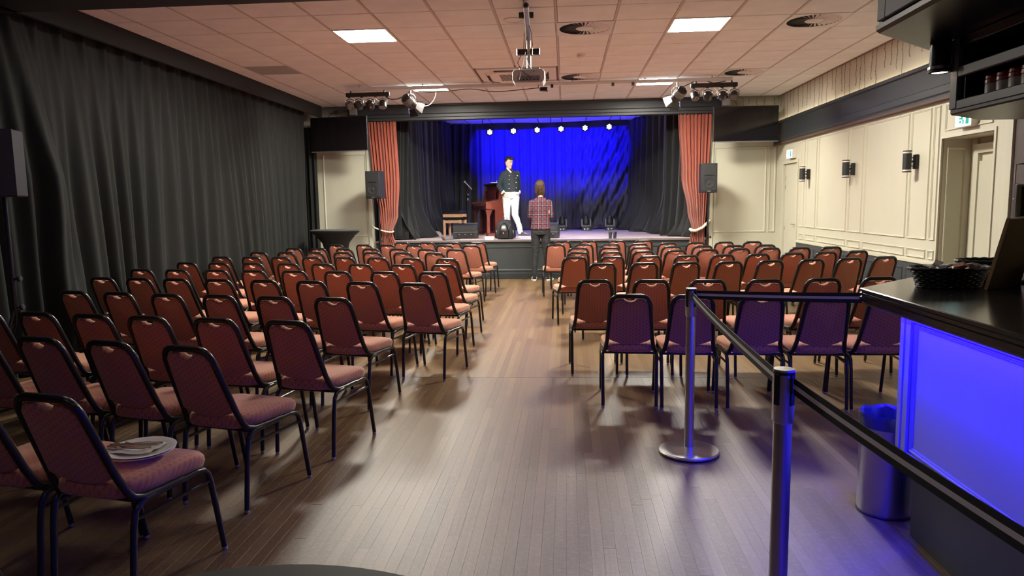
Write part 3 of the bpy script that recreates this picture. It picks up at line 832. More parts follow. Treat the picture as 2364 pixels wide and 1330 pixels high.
t = thing('stage_curtain', 'terracotta tab curtain tied back at the right of the stage', 'curtain')
drape('curtain_panel', 'orange', 150, 30, orange_fn(TR, 4), None, None, t)
rope([(2.30, 13.5, .92), (2.31, 13.42, .90), (2.38, 13.40, .895), (2.50, 13.40, .95), (2.60, 13.42, 1.04), (2.66, 13.55, 1.08)], t, .026)

# stage legs (black side drapes) and blue-lit backcloth
def side_leg(x0, y0, x1, y1, P, seed, spread):
    L = sqrt((x1-x0)**2+(y1-y0)**2); nx_, ny_ = -(y1-y0)/L, (x1-x0)/L
    def fn(u, w):
        z = SZ+.005 + w*(3.47-SZ)
        s = u*L
        f = folds(s + .12*(1-w)*sin(s*3), seed, P)
        a = (.055+.05*(1-w))*f
        sp = spread*max(0, .35-w)**2*4*(1+.6*sin(s*5+seed))
        x = x0+(x1-x0)*u; y = y0+(y1-y0)*u
        return (x+nx_*(a+sp), y+ny_*(a+sp), z+.02*abs(sin(s*6))*(w < .01))
    return fn
drape('side_drape', 'blackcloth2', 240, 20, side_leg(-3.32, 14.1, -2.92, 18.6, .42, 2., -.5), 'black drape lining the left side of the stage', 'curtain')
drape('side_drape', 'blackcloth2', 240, 20, side_leg(2.55, 14.0, 1.62, 18.6, .38, 5., .5), 'black drape lining the right side of the stage', 'curtain')
drape('side_drape', 'blackcloth2', 60, 12, side_leg(-2.98, 18.45, -2.28, 18.55, .2, 3., 0), 'narrow dark drape at the left end of the blue backcloth', 'curtain')
drape('side_drape', 'blackcloth2', 90, 16, side_leg(-3.62, 13.95, -3.1, 14.35, .16, 3., -.12), 'black leg drape just behind the left terracotta curtain', 'curtain')
drape('side_drape', 'blackcloth2', 90, 16, side_leg(1.98, 14.75, 2.6, 13.95, .2, 1., -.12), 'black leg drape just behind the right terracotta curtain', 'curtain')
def back_fn(u, w):
    x = -2.95 + u*(1.75+2.95); z = SZ+.01 + w*(3.46-SZ)
    s = (x+2.95)
    # straight shallow folds at left, pulled diagonals at lower right
    k = max(0, min(1, (x+.3)/1.6))
    xs = x + k*(1-w)*(-.0) - k*.55*(w)
    a = .025*sin(2*pi*s/.31 + sin(s*2)) + .012*sin(2*pi*s/.13)
    b = .11*k*(1-w)*sin(2*pi*(x - .55*(z-SZ))/.62 + .6*sin(z*2)) + .05*k*sin(2*pi*(x-.5*(z-SZ))/.27)
    foot = -.30*max(0, .22-w)**1.5*3*(1+.5*sin(s*7))
    return (x, 18.85 + a + b*1.1 + foot*.8, z)
drape('backcloth', 'backcloth', 420, 60, back_fn, 'wide backcloth behind the stage lit deep blue with diagonal folds', 'curtain')

# border and the six cans
g = G()
n = 60
top = [(-2.2+3.68*i/n) for i in range(n+1)]
def bord_fn(u, w):
    x = -2.2+u*3.7
    zt = 3.36 + .012*sin(u*9)+.01*u; zb = 3.205 + .022*u + .012*sin(u*13+1)
    return (x, 17.42+.02*sin(u*40)*(1-w), zb+(zt-zb)*w)
drape('border_drape', 'blackcloth2', 120, 6, bord_fn, 'black border cloth along the bar above the stage lights', 'curtain')
words6 = ['leftmost', 'second from left', 'third from left', 'fourth from left', 'fifth from left', 'rightmost']
tr = thing('stage_pipe', 'pipe carrying the row of six lit stage lights', 'pipe', (0, 17.5, 0))
g = G(); g.cyl((-2.3, 0, 3.34), (1.55, 0, 3.34), .024, n=12); g.obj('pipe', 'black_metal', tr)
for x in (-2.0, -.35, 1.3):
    g = G(); g.cyl((x, 0, 3.36), (x, 0, 3.5), .01, n=8); g.obj('hanger', 'black_metal', tr)
for k in range(6):
    x = -1.81+k*.568
    t = thing('stage_light', 'small round lit stage light, %s of the six above the stage' % words6[k], 'stage light', (x, 17.34, 3.15+.012*k), group='six lit cans above the stage')
    M = Matrix.Rotation(pi/2+.0, 4, 'X')
    g = G(); g.lathe([(.04, -.09), (.075, -.06), (.085, .0), (.085, .03), (.078, .034), (.078, .02)], M=M); g.obj('housing', 'black_metal', t)
    g = G()
    for rr, c_ in ((0, 1), (.042, 6)):
        for j in range(c_):
            aa = 2*pi*j/c_+.5
            g.lathe([(.017, .018), (.014, .032), (.001, .036)], (rr*cos(aa), rr*sin(aa), 0), n=10, M=M)
    g.obj('led_lenses', 'led_white', t)
    g = G(); g.tube([(-.1, 0, 0), (-.1, 0, .08), (0, .06, .17), (.1, 0, .08), (.1, 0, 0)], .006, 6); g.obj('yoke', 'black_metal', t)
    g = G(); g.cyl((0, .06, .16), (0, .15, .19-.012*k+.0), .01, n=8); g.obj('clamp', 'black_metal', t)

# ------------------------------------------------------------------ chairs
def make_chair():
    t = bpy.data.objects.new('banquet_chair', None); COL.objects.link(t); t.empty_display_size = .1
    # seat cushion
    def sq(a, b, z, n=40, cy=.01):
        out = []
        for i in range(n):
            th = 2*pi*i/n; c, s = cos(th), sin(th); e = .42
            x = a*(abs(c)**e)*(1 if c > 0 else -1); y = b*(abs(s)**e)*(1 if s > 0 else -1)
            x *= .985 + .105*(y/b)
            out.append((x, cy+y, z - .012*max(0, y/b)**3))
        return out
    g = G(); g.rings([sq(.188, .20, .398), sq(.204, .215, .404), sq(.209, .222, .425), sq(.207, .219, .445), sq(.196, .208, .460), sq(.165, .178, .470), sq(.10, .11, .475), sq(.02, .02, .477)])
    g.obj('seat', 'fabric', t, smooth=60)
    # back pad : 2-D outline (x, s) with s along the leaning back
    B0 = Vector((0, -.178, .415)); B1 = Vector((0, -.335, .806)); d = (B1-B0); L = d.length; d.normalize()
    nrm = Vector((0, d.z, -d.y))        # towards the sitter (+y)
    def outline(grow=0.):
        pts = []
        wb, wt = .158+grow, .129+grow
        s0, s1 = .065, L-.012+grow
        for i in range(9):              # bottom edge, sagging curve
            u = -1+2*i/8
            pts.append((wb*.985*u, s0-.022+.045*(abs(u)**2.0)-grow))
        r = .052
        for i in range(7):
            a = radians(0+90*i/6)
            pts.append((wt-r+r*cos(a)*1., s1-r+r*sin(a)))
        for i in range(9):              # notch
            u = 1-2*i/8
            pts.append((.046*u, s1-.025*max(0, 1-u*u)**.8-.0005))
        for i in range(7):
            a = radians(90+90*i/6)
            pts.append((-(wt-r)+r*cos(a), s1-r+r*sin(a)))
        return pts
    def ring(o2, off, sc=1.):
        cs = (L+.06)/2
        return [B0 + Vector((x*sc, 0, 0)) + d*(cs+(s-cs)*sc) + nrm*off for x, s in o2]
    o2 = outline()
    g = G(); g.rings([ring(o2, -.013, .93), ring(o2, -.011, .97), ring(o2, -.004, 1.), ring(o2, .014, 1.), ring(o2, .024, .97), ring(o2, .030, .9)])
    bk = g.obj('backrest', 'fabric', t, smooth=55)
    # back frame tube: J from under the seat, up and over
    pts = []
    hw0, hw1, r = .168, .139, .060
    J = [(.203, .06, .391), (.198, -.05, .390), (.192, -.125, .392), (.184, -.165, .405), (.175, -.180, .428)]
    Lt = L+.008
    side = [Vector(p) for p in J]
    for i in range(1, 7):
        s = .02+(Lt-r-.02)*i/6
        side.append(B0 + Vector((hw0+(hw1-hw0)*(s/Lt), 0, 0)) + d*s)
    for i in range(1, 7):
        a = radians(90*i/6)
        side.append(B0 + Vector((hw1-r+r*cos(a), 0, 0)) + d*(Lt-r+r*sin(a)))
    full = side + [Vector((-p.x, p.y, p.z)) for p in reversed(side)]
    g = G(); g.tube(full, .0158, 8, up=(1, 0, 0)); g.obj('back_frame', 'black_metal', t, smooth=60)
    # side frames with legs
    for s in (-1, 1):
        rear = [(s*.194, -.212, .016), (s*.196, -.188, .28), (s*.197, -.176, .350), (s*.198, -.155, .376), (s*.199, -.120, .384)]
        front = [(s*.208, .13, .391), (s*.209, .172, .384), (s*.209, .196, .362), (s*.211, .208, .32), (s*.214, .262, .016)]
        g = G(); g.tube(rear, .0128, 8, up=(1, 0, 0)); l1 = g.obj('leg', 'black_metal', t, smooth=60)
        g = G(); g.tube(front, .0128, 8, up=(1, 0, 0)); l2 = g.obj('leg', 'black_metal', t, smooth=60)
        for l, p in ((l1, rear[0]), (l2, front[-1])):
            g = G(); g.lathe([(.010, .0), (.0118, .002), (.0118, .008), (.010, .017)], (p[0], p[1], 0), n=10); g.obj('glide', 'foot', l)
        g = G(); g.tube([(s*.199, -.122, .384), (s*.208, .132, .391)], .0132, 8, up=(1, 0, 0)); g.tube([(s*.197, -.182, .325), (s*.2105, .205, .328)], .008, 6); g.obj('side_rail', 'black_metal', t, smooth=60)
    for y in (-.15, .16):
        g = G(); g.tube([(-.198, y, .386), (.198, y, .386)], .009, 6); g.obj('cross_bar', 'black_metal', t, smooth=60)
    return t

CH_L = [[(-2.76, 11.83), (-2.32, 11.74), (-1.87, 11.65), (-1.46, 11.60)],
 [(-3.74, 11.34), (-3.25, 11.25), (-2.83, 11.12), (-2.38, 11.01), (-1.88, 10.92), (-1.46, 10.84)],
 [(-4.13, 10.52), (-3.71, 10.42), (-3.27, 10.28), (-2.84, 10.18), (-2.42, 10.1), (-1.98, 9.98), (-1.55, 9.89)],
 [(-4.31, 9.69), (-3.88, 9.61), (-3.45, 9.53), (-3.03, 9.46), (-2.6, 9.38), (-2.16, 9.29), (-1.72, 9.2)],
 [(-4.44, 8.86), (-4.01, 8.79), (-3.59, 8.70), (-3.16, 8.63), (-2.72, 8.54), (-2.28, 8.44), (-1.83, 8.31), (-1.39, 8.18)],
 [(-4.42, 7.97), (-3.99, 7.88), (-3.54, 7.78), (-3.09, 7.68), (-2.67, 7.6), (-2.22, 7.5), (-1.74, 7.41), (-1.28, 7.33)],
 [(-4.45, 7.12), (-4.02, 7.04), (-3.55, 6.95), (-3.12, 6.86), (-2.67, 6.77), (-2.21, 6.69), (-1.73, 6.62), (-1.25, 6.54)],
 [(-4.32, 6.29), (-3.91, 6.2), (-3.51, 6.12), (-3.07, 6.03), (-2.61, 5.93), (-2.16, 5.83), (-1.69, 5.72), (-1.22, 5.61)],
 [(-3.83, 5.22), (-3.41, 5.13), (-2.95, 5.0), (-2.51, 4.92), (-2.06, 4.82), (-1.61, 4.74)],
 [(-3.70, 4.20), (-3.28, 4.12), (-2.87, 4.04), (-2.46, 3.95), (-2.01, 3.87), (-1.55, 3.78)],
 [(-3.06, 3.38), (-2.63, 3.30), (-2.20, 3.20), (-1.74, 3.07)],
 [(-2.22, 2.34), (-1.79, 2.245)],
 [(-2.05, 1.45)]]
CH_R = [[(-.07, 11.72), (.36, 11.72), (.82, 11.7), (1.25, 11.7)],
 [(-.16, 10.77), (.26, 10.76), (.66, 10.75), (1.08, 10.77), (1.52, 10.83), (1.95, 10.92), (2.38, 10.95), (2.80, 10.97)],
 [(.17, 9.91), (.60, 9.92), (1.03, 9.95), (1.46, 10.0), (1.89, 10.06), (2.32, 10.09), (2.76, 10.11)],
 [(.15, 9.03), (.57, 9.06), (.98, 9.13), (1.40, 9.22), (1.82, 9.32), (2.24, 9.4), (2.64, 9.46), (3.04, 9.52), (3.45, 9.57)],
 [(.10, 8.23), (.53, 8.26), (.96, 8.3), (1.39, 8.34), (1.81, 8.39), (2.23, 8.46), (2.65, 8.55), (3.07, 8.67), (3.48, 8.80)],
 [(.37, 7.33), (.80, 7.35), (1.23, 7.39), (1.67, 7.42), (2.11, 7.51), (2.56, 7.62), (2.99, 7.74), (3.41, 7.88)],
 [(.23, 5.75), (.68, 5.73), (1.12, 5.71), (1.56, 5.69), (2.02, 5.74), (2.48, 5.81)],
 [(.43, 4.82), (.84, 4.78), (1.29, 4.77), (1.71, 4.76), (2.12, 4.77)]]
ORD = ['first', 'second', 'third', 'fourth', 'fifth', 'sixth', 'seventh', 'eighth', 'ninth', 'tenth', 'eleventh', 'twelfth', 'thirteenth']
proto = make_chair(); used = False
for side, rows in (('left', CH_L), ('right', CH_R)):
    for ri, row in enumerate(rows):
        # fitted row direction
        n = len(row)
        mx = sum(p[0] for p in row)/n; my = sum(p[1] for p in row)/n
        sxx = sum((p[0]-mx)**2 for p in row) or 1; slope = sum((p[0]-mx)*(p[1]-my) for p in row)/sxx
        if n == 1: slope = -.2
        for ci, (x, y) in enumerate(row):
            if n > 3:
                a = row[max(ci-1, 0)]; b = row[min(ci+1, n-1)]
                loc_s = (b[1]-a[1])/(b[0]-a[0]); sl = .5*slope+.5*loc_s
            else: sl = slope
            rz = math.atan(sl) + random.uniform(-.012, .012)
            if used: c = copy_tree(proto)
            else: c = proto; used = True
            c.rotation_euler = (0, 0, rz); c.scale = (.955, 1, 1)
            off = Matrix.Rotation(rz, 3, 'Z') @ Vector((0, -.343, 0))
            c.location = (x-off.x, y-off.y, 0)
            order = (n-ci) if side == 'left' else ci+1
            where = '%s chair from the aisle' % ORD[order-1]
            extra = ''
            if side == 'left' and ri == 11 and ci == 1: lab = 'red patterned banquet chair with black frame holding the stacked white plates'
            elif side == 'left' and ri == 12: lab = 'red patterned banquet chair cut off at the bottom left corner'
            else:
                lab = 'red banquet chair, %s, row %s from the stage, %s block' % (where, ORD[ri], side)
                if side == 'right' and ri == 7: lab = 'red banquet chair in purple light, %s, nearest row of right block' % where
            tag(c, lab, 'chair', 'banquet chairs in rows, %s block' % side)

# ------------------------------------------------------------------ stage contents
def speaker(loc, rz, w, d, h, label, tilt=0):
    t = thing('loudspeaker', label, 'loudspeaker', loc, rz)
    o = [(-w/2, -d/2), (w/2, -d/2), (w/2*.98, 0), (w/2*.7, d/2), (-w/2*.7, d/2), (-w/2*.98, 0)]
    g = G(); g.rings([[(x*.97, y*.97, 0) for x, y in o], [(x, y, .008) for x, y in o], [(x, y, h-.008) for x, y in o], [(x*.97, y*.97, h) for x, y in o]])
    g.obj('cabinet', 'blackplastic', t, smooth=0)
    g = G(); g.bbox(-w/2+.012, w/2-.012, -d/2-.008, -d/2+.002, .035, h-.015, .004); g.obj('grille', 'grille', t, smooth=0)
    g = G(); g.lathe([(w*.33, 0), (w*.33, .006), (w*.28, .003), (w*.1, -.0), (w*.08, .008), (.001, .012)], M=Matrix.Translation((0, -d/2-.008, h*.34)) @ Matrix.Rotation(pi/2, 4, 'X')); g.obj('woofer_ring', 'grille', t)
    g = G(); g.rings([[(-w*.32, -d/2-.01, h*.60), (w*.32, -d/2-.01, h*.60), (w*.2, -d/2-.01, h*.63), (-w*.2, -d/2-.01, h*.63)], [(-w*.3, -d/2-.018, h*.602), (w*.3, -d/2-.018, h*.602), (w*.18, -d/2-.018, h*.622), (-w*.18, -d/2-.018, h*.622)]]); g.obj('horn_lip', 'blackplastic', t, smooth=0)
    g = G(); g.bbox(-.03, .03, -d/2-.013, -d/2-.007, .018, .034, .002); g.obj('badge', 'silver', t, smooth=0)
    return t
def pole_stand(loc, z_top, label, full=True, lean=0, tri_z=.55):
    t = thing('speaker_stand', label, 'speaker stand', loc)
    g = G(); g.cyl((0, 0, tri_z-.1), (0, 0, z_top), .0175, n=12); g.obj('pole', 'black_metal', t)
    g = G(); g.cyl((0, 0, tri_z-.02), (0, 0, tri_z+.25), .024, n=12); g.obj('sleeve', 'black_metal', t)
    for a in range(3):
        an = radians(-90+120*a)
        g = G(); g.tube([(.02*cos(an), .02*sin(an), tri_z), (.2*cos(an), .2*sin(an), .28), (.48*cos(an), .48*sin(an), .012)], .012, 8); g.obj('leg', 'black_metal', t)
        g = G(); g.tube([(.02*cos(an), .02*sin(an), tri_z-.1), (.3*cos(an), .3*sin(an), .175)], .008, 6); g.obj('brace', 'black_metal', t)
    for z in (tri_z+.02, tri_z+.24):
        g = G(); g.cyl((.02, 0, z), (.045, 0, z), .008, n=8); g.lathe([(.02, 0), (.024, .012), (.018, .024), (.002, .026)], n=12, M=Matrix.Translation((.045, 0, z)) @ Matrix.Rotation(pi/2, 4, 'Y')); g.obj('knob', 'grille', t)
    return t
speaker((-3.47, 13.0, 1.57), radians(-12), .29, .28, .50, 'black loudspeaker on a pole left of the stage')
speaker((2.49, 13.0, 1.58), radians(6), .29, .28, .51, 'black loudspeaker on a pole right of the stage')
pole_stand((-3.46, 13.08, 0), 1.565, 'black tripod stand under the left stage loudspeaker')
pole_stand((2.53, 13.06, 0), 1.575, 'black tripod stand under the right stage loudspeaker')
speaker((-4.225, 5.05, 1.555), radians(-70), .30, .34, .49, 'dark loudspeaker cut off at the left edge of the picture')
pole_stand((-4.19, 5.08, 0), 1.55, 'dark tripod stand beside the black drape at the far left', tri_z=.70)

def tv(cx, y, zb, zt, w, rz, tilt, label):
    h = zt-zb
    t = thing('wall_screen', label, 'television', (cx, y, (zb+zt)/2), rot=(tilt, 0, rz))
    g = G(); g.bbox(-w/2, w/2, -.02, .03, -h/2, h/2, .005); g.obj('housing', 'tvframe', t, smooth=0)
    g = G(); g.box(-w/2+.014, w/2-.014, -.0225, -.019, -h/2+.022, h/2-.014); g.obj('screen', 'screen', t, smooth=0)
    g = G(); g.bbox(-w/2, w/2, -.026, -.018, -h/2-.004, -h/2+.012, .002); g.obj('bottom_trim', 'silver', t, smooth=0)
    g = G(); g.bbox(-.02, .02, -.028, -.02, -h/2-.012, -h/2+.004, .002); g.obj('badge', 'silver', t, smooth=0)
    g = G(); g.box(-.12, .12, .03, .28, -.05, .05); g.obj('wall_bracket', 'black_metal', t, smooth=0)
    return t
tv(-4.14, 13.05, 2.44, 3.07, 1.14, radians(-10), 0, 'wall mounted flat screen left of the stage, black glass')
tv(3.155, 13.05, 2.46, 3.08, 1.14, radians(4), 0, 'wall mounted flat screen right of the stage, black glass')

# small loudspeaker boxes on the corners of the proscenium
for x, lb in ((-3.93, 'small grey box mounted above the left wall screen'), (2.86, 'small grey box mounted above the right wall screen')):
    t = thing('control_box', lb, 'box', (x, 13.3, 0))
    g = G(); g.bbox(-.07, .07, -.05, .04, 3.12, 3.25, .005); g.obj('case', 'silver', t, smooth=0)
    g = G(); g.bbox(-.05, .05, -.04, .05, 3.02, 3.12, .004); g.obj('bracket', 'black_metal', t, smooth=0)

# upright piano, seen from its right end
t = thing('upright_piano', 'dark red upright piano on the stage behind the man', 'piano', (-1.62, 15.98, SZ), radians(-70))
# local: keyboard faces -y, width along x (1.4)
g = G()
sidep = [(-.30, 0), (.20, 0), (.20, 1.12), (-.02, 1.12), (-.06, .78), (-.34, .74), (-.34, .60), (-.14, .57), (-.14, .07), (-.30, .07)]
for sx, nm in ((-.70, 'side_panel'), (.67, 'side_panel')):
    g = G(); g.rings([[(sx, y, z) for y, z in sidep], [(sx+.035, y, z) for y, z in sidep]]); g.obj(nm, 'mahog2', t, smooth=0)
g = G(); g.bbox(-.72, .72, -.05, .22, 1.12, 1.145, .005); g.obj('lid', 'mahog', t, smooth=0)
g = G(); g.bbox(-.67, .67, .0, .19, .80, 1.12, .004); g.obj('upper_panel', 'mahog', t, smooth=0)
g = G(); g.bbox(-.45, .45, -.06, -.045, .80, 1.0, .003); g.obj('music_desk', 'mahog', t, smooth=0)
g = G(); g.bbox(-.67, .67, -.12, .19, .06, .58, .004); g.obj('lower_panel', 'mahog', t, smooth=0)
g = G(); g.bbox(-.67, .67, -.34, .1, .58, .64, .004); g.obj('key_bed', 'mahog', t, smooth=0)
g = G(); g.bbox(-.67, .67, -.35, -.335, .59, .66, .003); g.obj('key_slip', 'mahog', t, smooth=0)
for sx in (-.67, .55):
    g = G(); g.bbox(sx, sx+.12, -.34, -.16, .64, .70, .004); g.obj('key_block', 'mahog', t, smooth=0)
kb = G(); kb.box(-.55, .55, -.33, -.18, .645, .660); kb = kb.obj('keyboard', 'ivory', t, smooth=0)
g = G()
for i in range(52):
    if i % 7 in (0, 1, 3, 4, 5): g.box(-.55+(i+.72)*1.1/52, -.55+(i+1.28)*1.1/52, -.27, -.18, .660, .672)
g.obj('black_keys', 'leather', kb, smooth=0)
for sx in (-.66, .58):
    g = G(); g.rings([[(sx+.01, -.31, .07), (sx+.07, -.31, .07), (sx+.07, -.25, .07), (sx+.01, -.25, .07)], [(sx+.015, -.305, .42), (sx+.065, -.305, .42), (sx+.065, -.25, .42), (sx+.015, -.25, .42)],
        [(sx-.005, -.33, .58), (sx+.085, -.33, .58), (sx+.085, -.18, .58), (sx-.005, -.18, .58)]]); g.obj('leg', 'mahog2', t, smooth=0)
    g = G(); g.bbox(sx, sx+.08, -.33, -.1, .0, .075, .004); g.obj('toe_block', 'mahog', t, smooth=0)
for sx in (-.06, .0, .06):
    g = G(); g.tube([(sx, -.1, .05), (sx, -.2, .04)], .01, 8); g.obj('pedal', 'chrome', t)
g = G(); g.bbox(-1.62, -1.42, 15.45, 15.65, SZ+1.147, SZ+1.156, .002); g.cyl((-1.5, 15.55, SZ+1.156), (-1.49, 15.55, SZ+1.2), .004, n=6)
tag(g.obj('paper', 'paper', smooth=0), 'small white sheet lying on top of the piano', 'paper')

# piano bench
t = thing('piano_bench', 'light wood piano stool with black padded top', 'stool', (-2.46, 15.75, SZ), radians(-20))
g = G(); g.bbox(-.24, .24, -.16, .16, .50, .56, .02); g.obj('cushion', 'leather', t)
g = G(); g.box(-.22, .22, -.145, -.12, .42, .485); g.box(-.22, .22, .12, .145, .42, .485); g.box(-.22, -.195, -.12, .12, .42, .485); g.box(.195, .22, -.12, .12, .42, .485); g.obj('apron', 'beech', t, smooth=0)
g = G(); g.box(-.21, .21, -.14, .14, .36, .42); g.obj('lift_frame', 'leather', t, smooth=0)
for sx in (-.2, .2):
    for sy in (-.12, .12):
        g = G(); g.bbox(sx-.022, sx+.022, sy-.022, sy+.022, 0, .36, .004); g.obj('leg', 'beech', t, smooth=0)
g = G(); g.bbox(-.178, .178, -.135, -.110, .29, .35, .003); g.bbox(-.178, .178, .110, .135, .29, .35, .003); g.obj('rail', 'beech', t, smooth=0)
g = G(); g.cyl((.22, 0, .45), (.265, 0, .45), .022, n=12); g.obj('knob', 'beech', t)

def wedge(loc, rz, w, label):
    t = thing('monitor_wedge', label, 'stage monitor', loc, rz)
    side = [(-.20, 0.02), (.19, 0.02), (.19, .12), (.06, .31), (-.02, .31), (-.20, .10)]
    side = [(-.19, 0), (.17, 0), (.17, .20), (.07, .31), (-.19, .06)]
    g = G(); g.rings([[(-w/2, y, z) for y, z in side], [(w/2, y, z) for y, z in side]]); g.obj('cabinet', 'blackplastic', t, smooth=0)
    # back of wedge faces the hall: grille plate, strip and handle recess
    return t
# wedges turn their backs to the hall: built with the rear face towards -y
def wedge_back(loc, rz, w, h, label):
    t = thing('monitor_wedge', label, 'stage monitor', loc, rz)
    side = [(-.17, .015), (.16, .0), (.22, .10), (.02, h), (-.17, h-.04)]
    g = G(); g.rings([[(-w/2, y, z) for y, z in side], [(w/2, y, z) for y, z in side]]); g.obj('cabinet', 'blackplastic', t, smooth=0)
    g = G(); g.bbox(-w/2+.02, w/2-.02, -.176, -.168, h*.50, h-.06, .003); g.obj('rear_plate', 'grille', t, smooth=0)
    g = G(); g.bbox(-w/2, w/2, -.185, -.165, h*.42, h*.45, .002); g.obj('edge_strip', 'silver', t, smooth=0)
    g = G(); g.bbox(-.03, w/2-.0, -.0, .035, h-.002, h+.006, .002); g.obj('top_edge', 'silver', t, smooth=0)
    g = G(); g.bbox(-w*.34, w*.34, -.178, -.160, .03, h*.36, .004); g.obj('connector_recess', 'leather', t, smooth=0)
    for x in (-.12, 0, .12):
        g = G(); g.bbox(x-.012, x+.012, -.184, -.176, .08, .10, .002); g.obj('connector', 'silver', t, smooth=0)
    for sx in (-1, 1):
        g = G(); g.box(sx*w*.42-.012, sx*w*.42+.012, -.16, .14, -.0, .016); g.obj('rubber_foot', 'leather', t, smooth=0)
    return t
wedge_back((-2.06, 14.6, SZ), radians(4), .50, .31, 'black stage monitor in front of the piano stool')
wedge_back((-.36, 14.35, SZ), radians(-6), .42, .30, 'black stage monitor half hidden behind the plaid shirt person')

# laptop
t = thing('laptop', 'open silver laptop on the stage edge', 'laptop', (-2.27, 14.02, SZ), radians(30))
g = G(); g.bbox(-.15, .15, -.11, .11, 0, .016, .003); g.obj('base', 'silver', t, smooth=0)
g = G(); g.box(-.13, .13, -.02, .08, .016, .018); g.obj('keyboard', 'leather', t, smooth=0)
M = Matrix.Translation((-.0, .11, .016)) @ Matrix.Rotation(radians(-30), 4, 'X')
M = Matrix.Translation((-.15, 0, .016)) @ Matrix.Rotation(radians(-38), 4, 'Y')
g = G(); g.bbox(-.006, 0, -.11, .11, 0, .21, .002, M=M); lidl = g.obj('lid', 'silver', t, smooth=0)
g = G(); g.box(.0005, .002, -.1, .1, .012, .198, M=M); g.obj('screen', 'screen', lidl, smooth=0)
# box of paper / charger
t = thing('white_box', 'small white box on the stage edge beside the backpack', 'box', (-1.50, 13.95, SZ), radians(3))
g = G(); g.bbox(-.085, .085, -.05, .05, 0, .065, .004); g.obj('body', 'paper', t, smooth=0)
g = G(); g.box(-.088, .088, -.053, .053, .045, .068); g.obj('lid', 'plastic_w', t, smooth=0)

# backpack
t = thing('backpack', 'black backpack with a red badge standing on the stage edge', 'backpack', (-1.20, 14.08, SZ), radians(-8))
def rr(a, b, z, n=24, e=.55, cx=0, cy=0):
    return [(cx+a*abs(cos(2*pi*i/n))**e*(1 if cos(2*pi*i/n) > 0 else -1), cy+b*abs(sin(2*pi*i/n))**e*(1 if sin(2*pi*i/n) > 0 else -1), z) for i in range(n)]
g = G(); g.rings([rr(.145, .08, 0), rr(.165, .10, .02), rr(.168, .105, .15), rr(.155, .10, .27), rr(.13, .085, .34), rr(.09, .06, .375), rr(.03, .02, .385)]); g.obj('body', 'shirt_d', t, smooth=60)
g = G(); g.rings([rr(.09, .035, .03, cy=-.11), rr(.10, .045, .05, cy=-.115), rr(.095, .045, .18, cy=-.115), rr(.06, .03, .29, cy=-.10), rr(.02, .01, .32, cy=-.085)]); g.obj('front_pocket', 'leather', t, smooth=60)
for sx in (-1, 1):
    g = G(); g.rings([rr(.03, .05, .02, cx=sx*.17), rr(.035, .06, .05, cx=sx*.175), rr(.028, .05, .17, cx=sx*.168), rr(.01, .02, .21, cx=sx*.155)]); g.obj('side_pocket', 'leather', t, smooth=60)
g = G(); g.tube([(.13, -.09, .3), (.09, -.12, .2), (.085, -.155, .1)], .004, 6); g.obj('zip', 'silver', t)
g = G(); g.tube([(-.03, .03, .37), (-.03, .04, .42), (.03, .04, .42), (.03, .03, .37)], .008, 6); g.obj('grab_handle', 'leather', t)
g = G(); g.bbox(-.014, .014, -.168, -.16, .11, .145, .003); bd = g.obj('badge', 'redtag', t, smooth=0)
g = G(); g.box(-.007, .007, -.170, -.168, .125, .132); g.box(-.003, .003, -.170, -.168, .12, .137); g.obj('badge_cross', 'paper', bd, smooth=0)

# microphone stand
t = thing('microphone_stand', 'microphone on a boom stand left of the piano', 'microphone stand', (-2.10, 15.3, SZ))
g = G(); g.lathe([(.12, 0), (.12, .015), (.02, .03), (.01, .04)]); g.obj('base', 'black_metal', t)
g = G(); g.cyl((0, 0, .03), (0, 0, .84), .010, n=8); g.obj('pole', 'black_metal', t)
g = G(); g.cyl((.0, 0, .78), (0, 0, .83), .016, n=8); g.cyl((0, 0, .89), (.02, 0, .92), .014, n=8); g.obj('clutch', 'silver', t)
g = G(); g.tube([(.10, .0, .84), (0, 0, .90), (-.02, 0, .95)], .007, 8); g.obj('boom_arm', 'black_metal', t)
g = G(); g.tube([(.10, -.02, 1.01), (-.04, -.02, 1.16)], [.010, .014], 10); mic = g.obj('microphone', 'silver', t)
g = G(); g.ball((-.055, -.02, 1.175), .024); g.obj('mic_head', 'silver', mic)
g = G(); g.tube([(-.02, 0, .95), (.03, -.01, 1.07)], .012, 8); g.obj('mic_clip', 'black_metal', t)

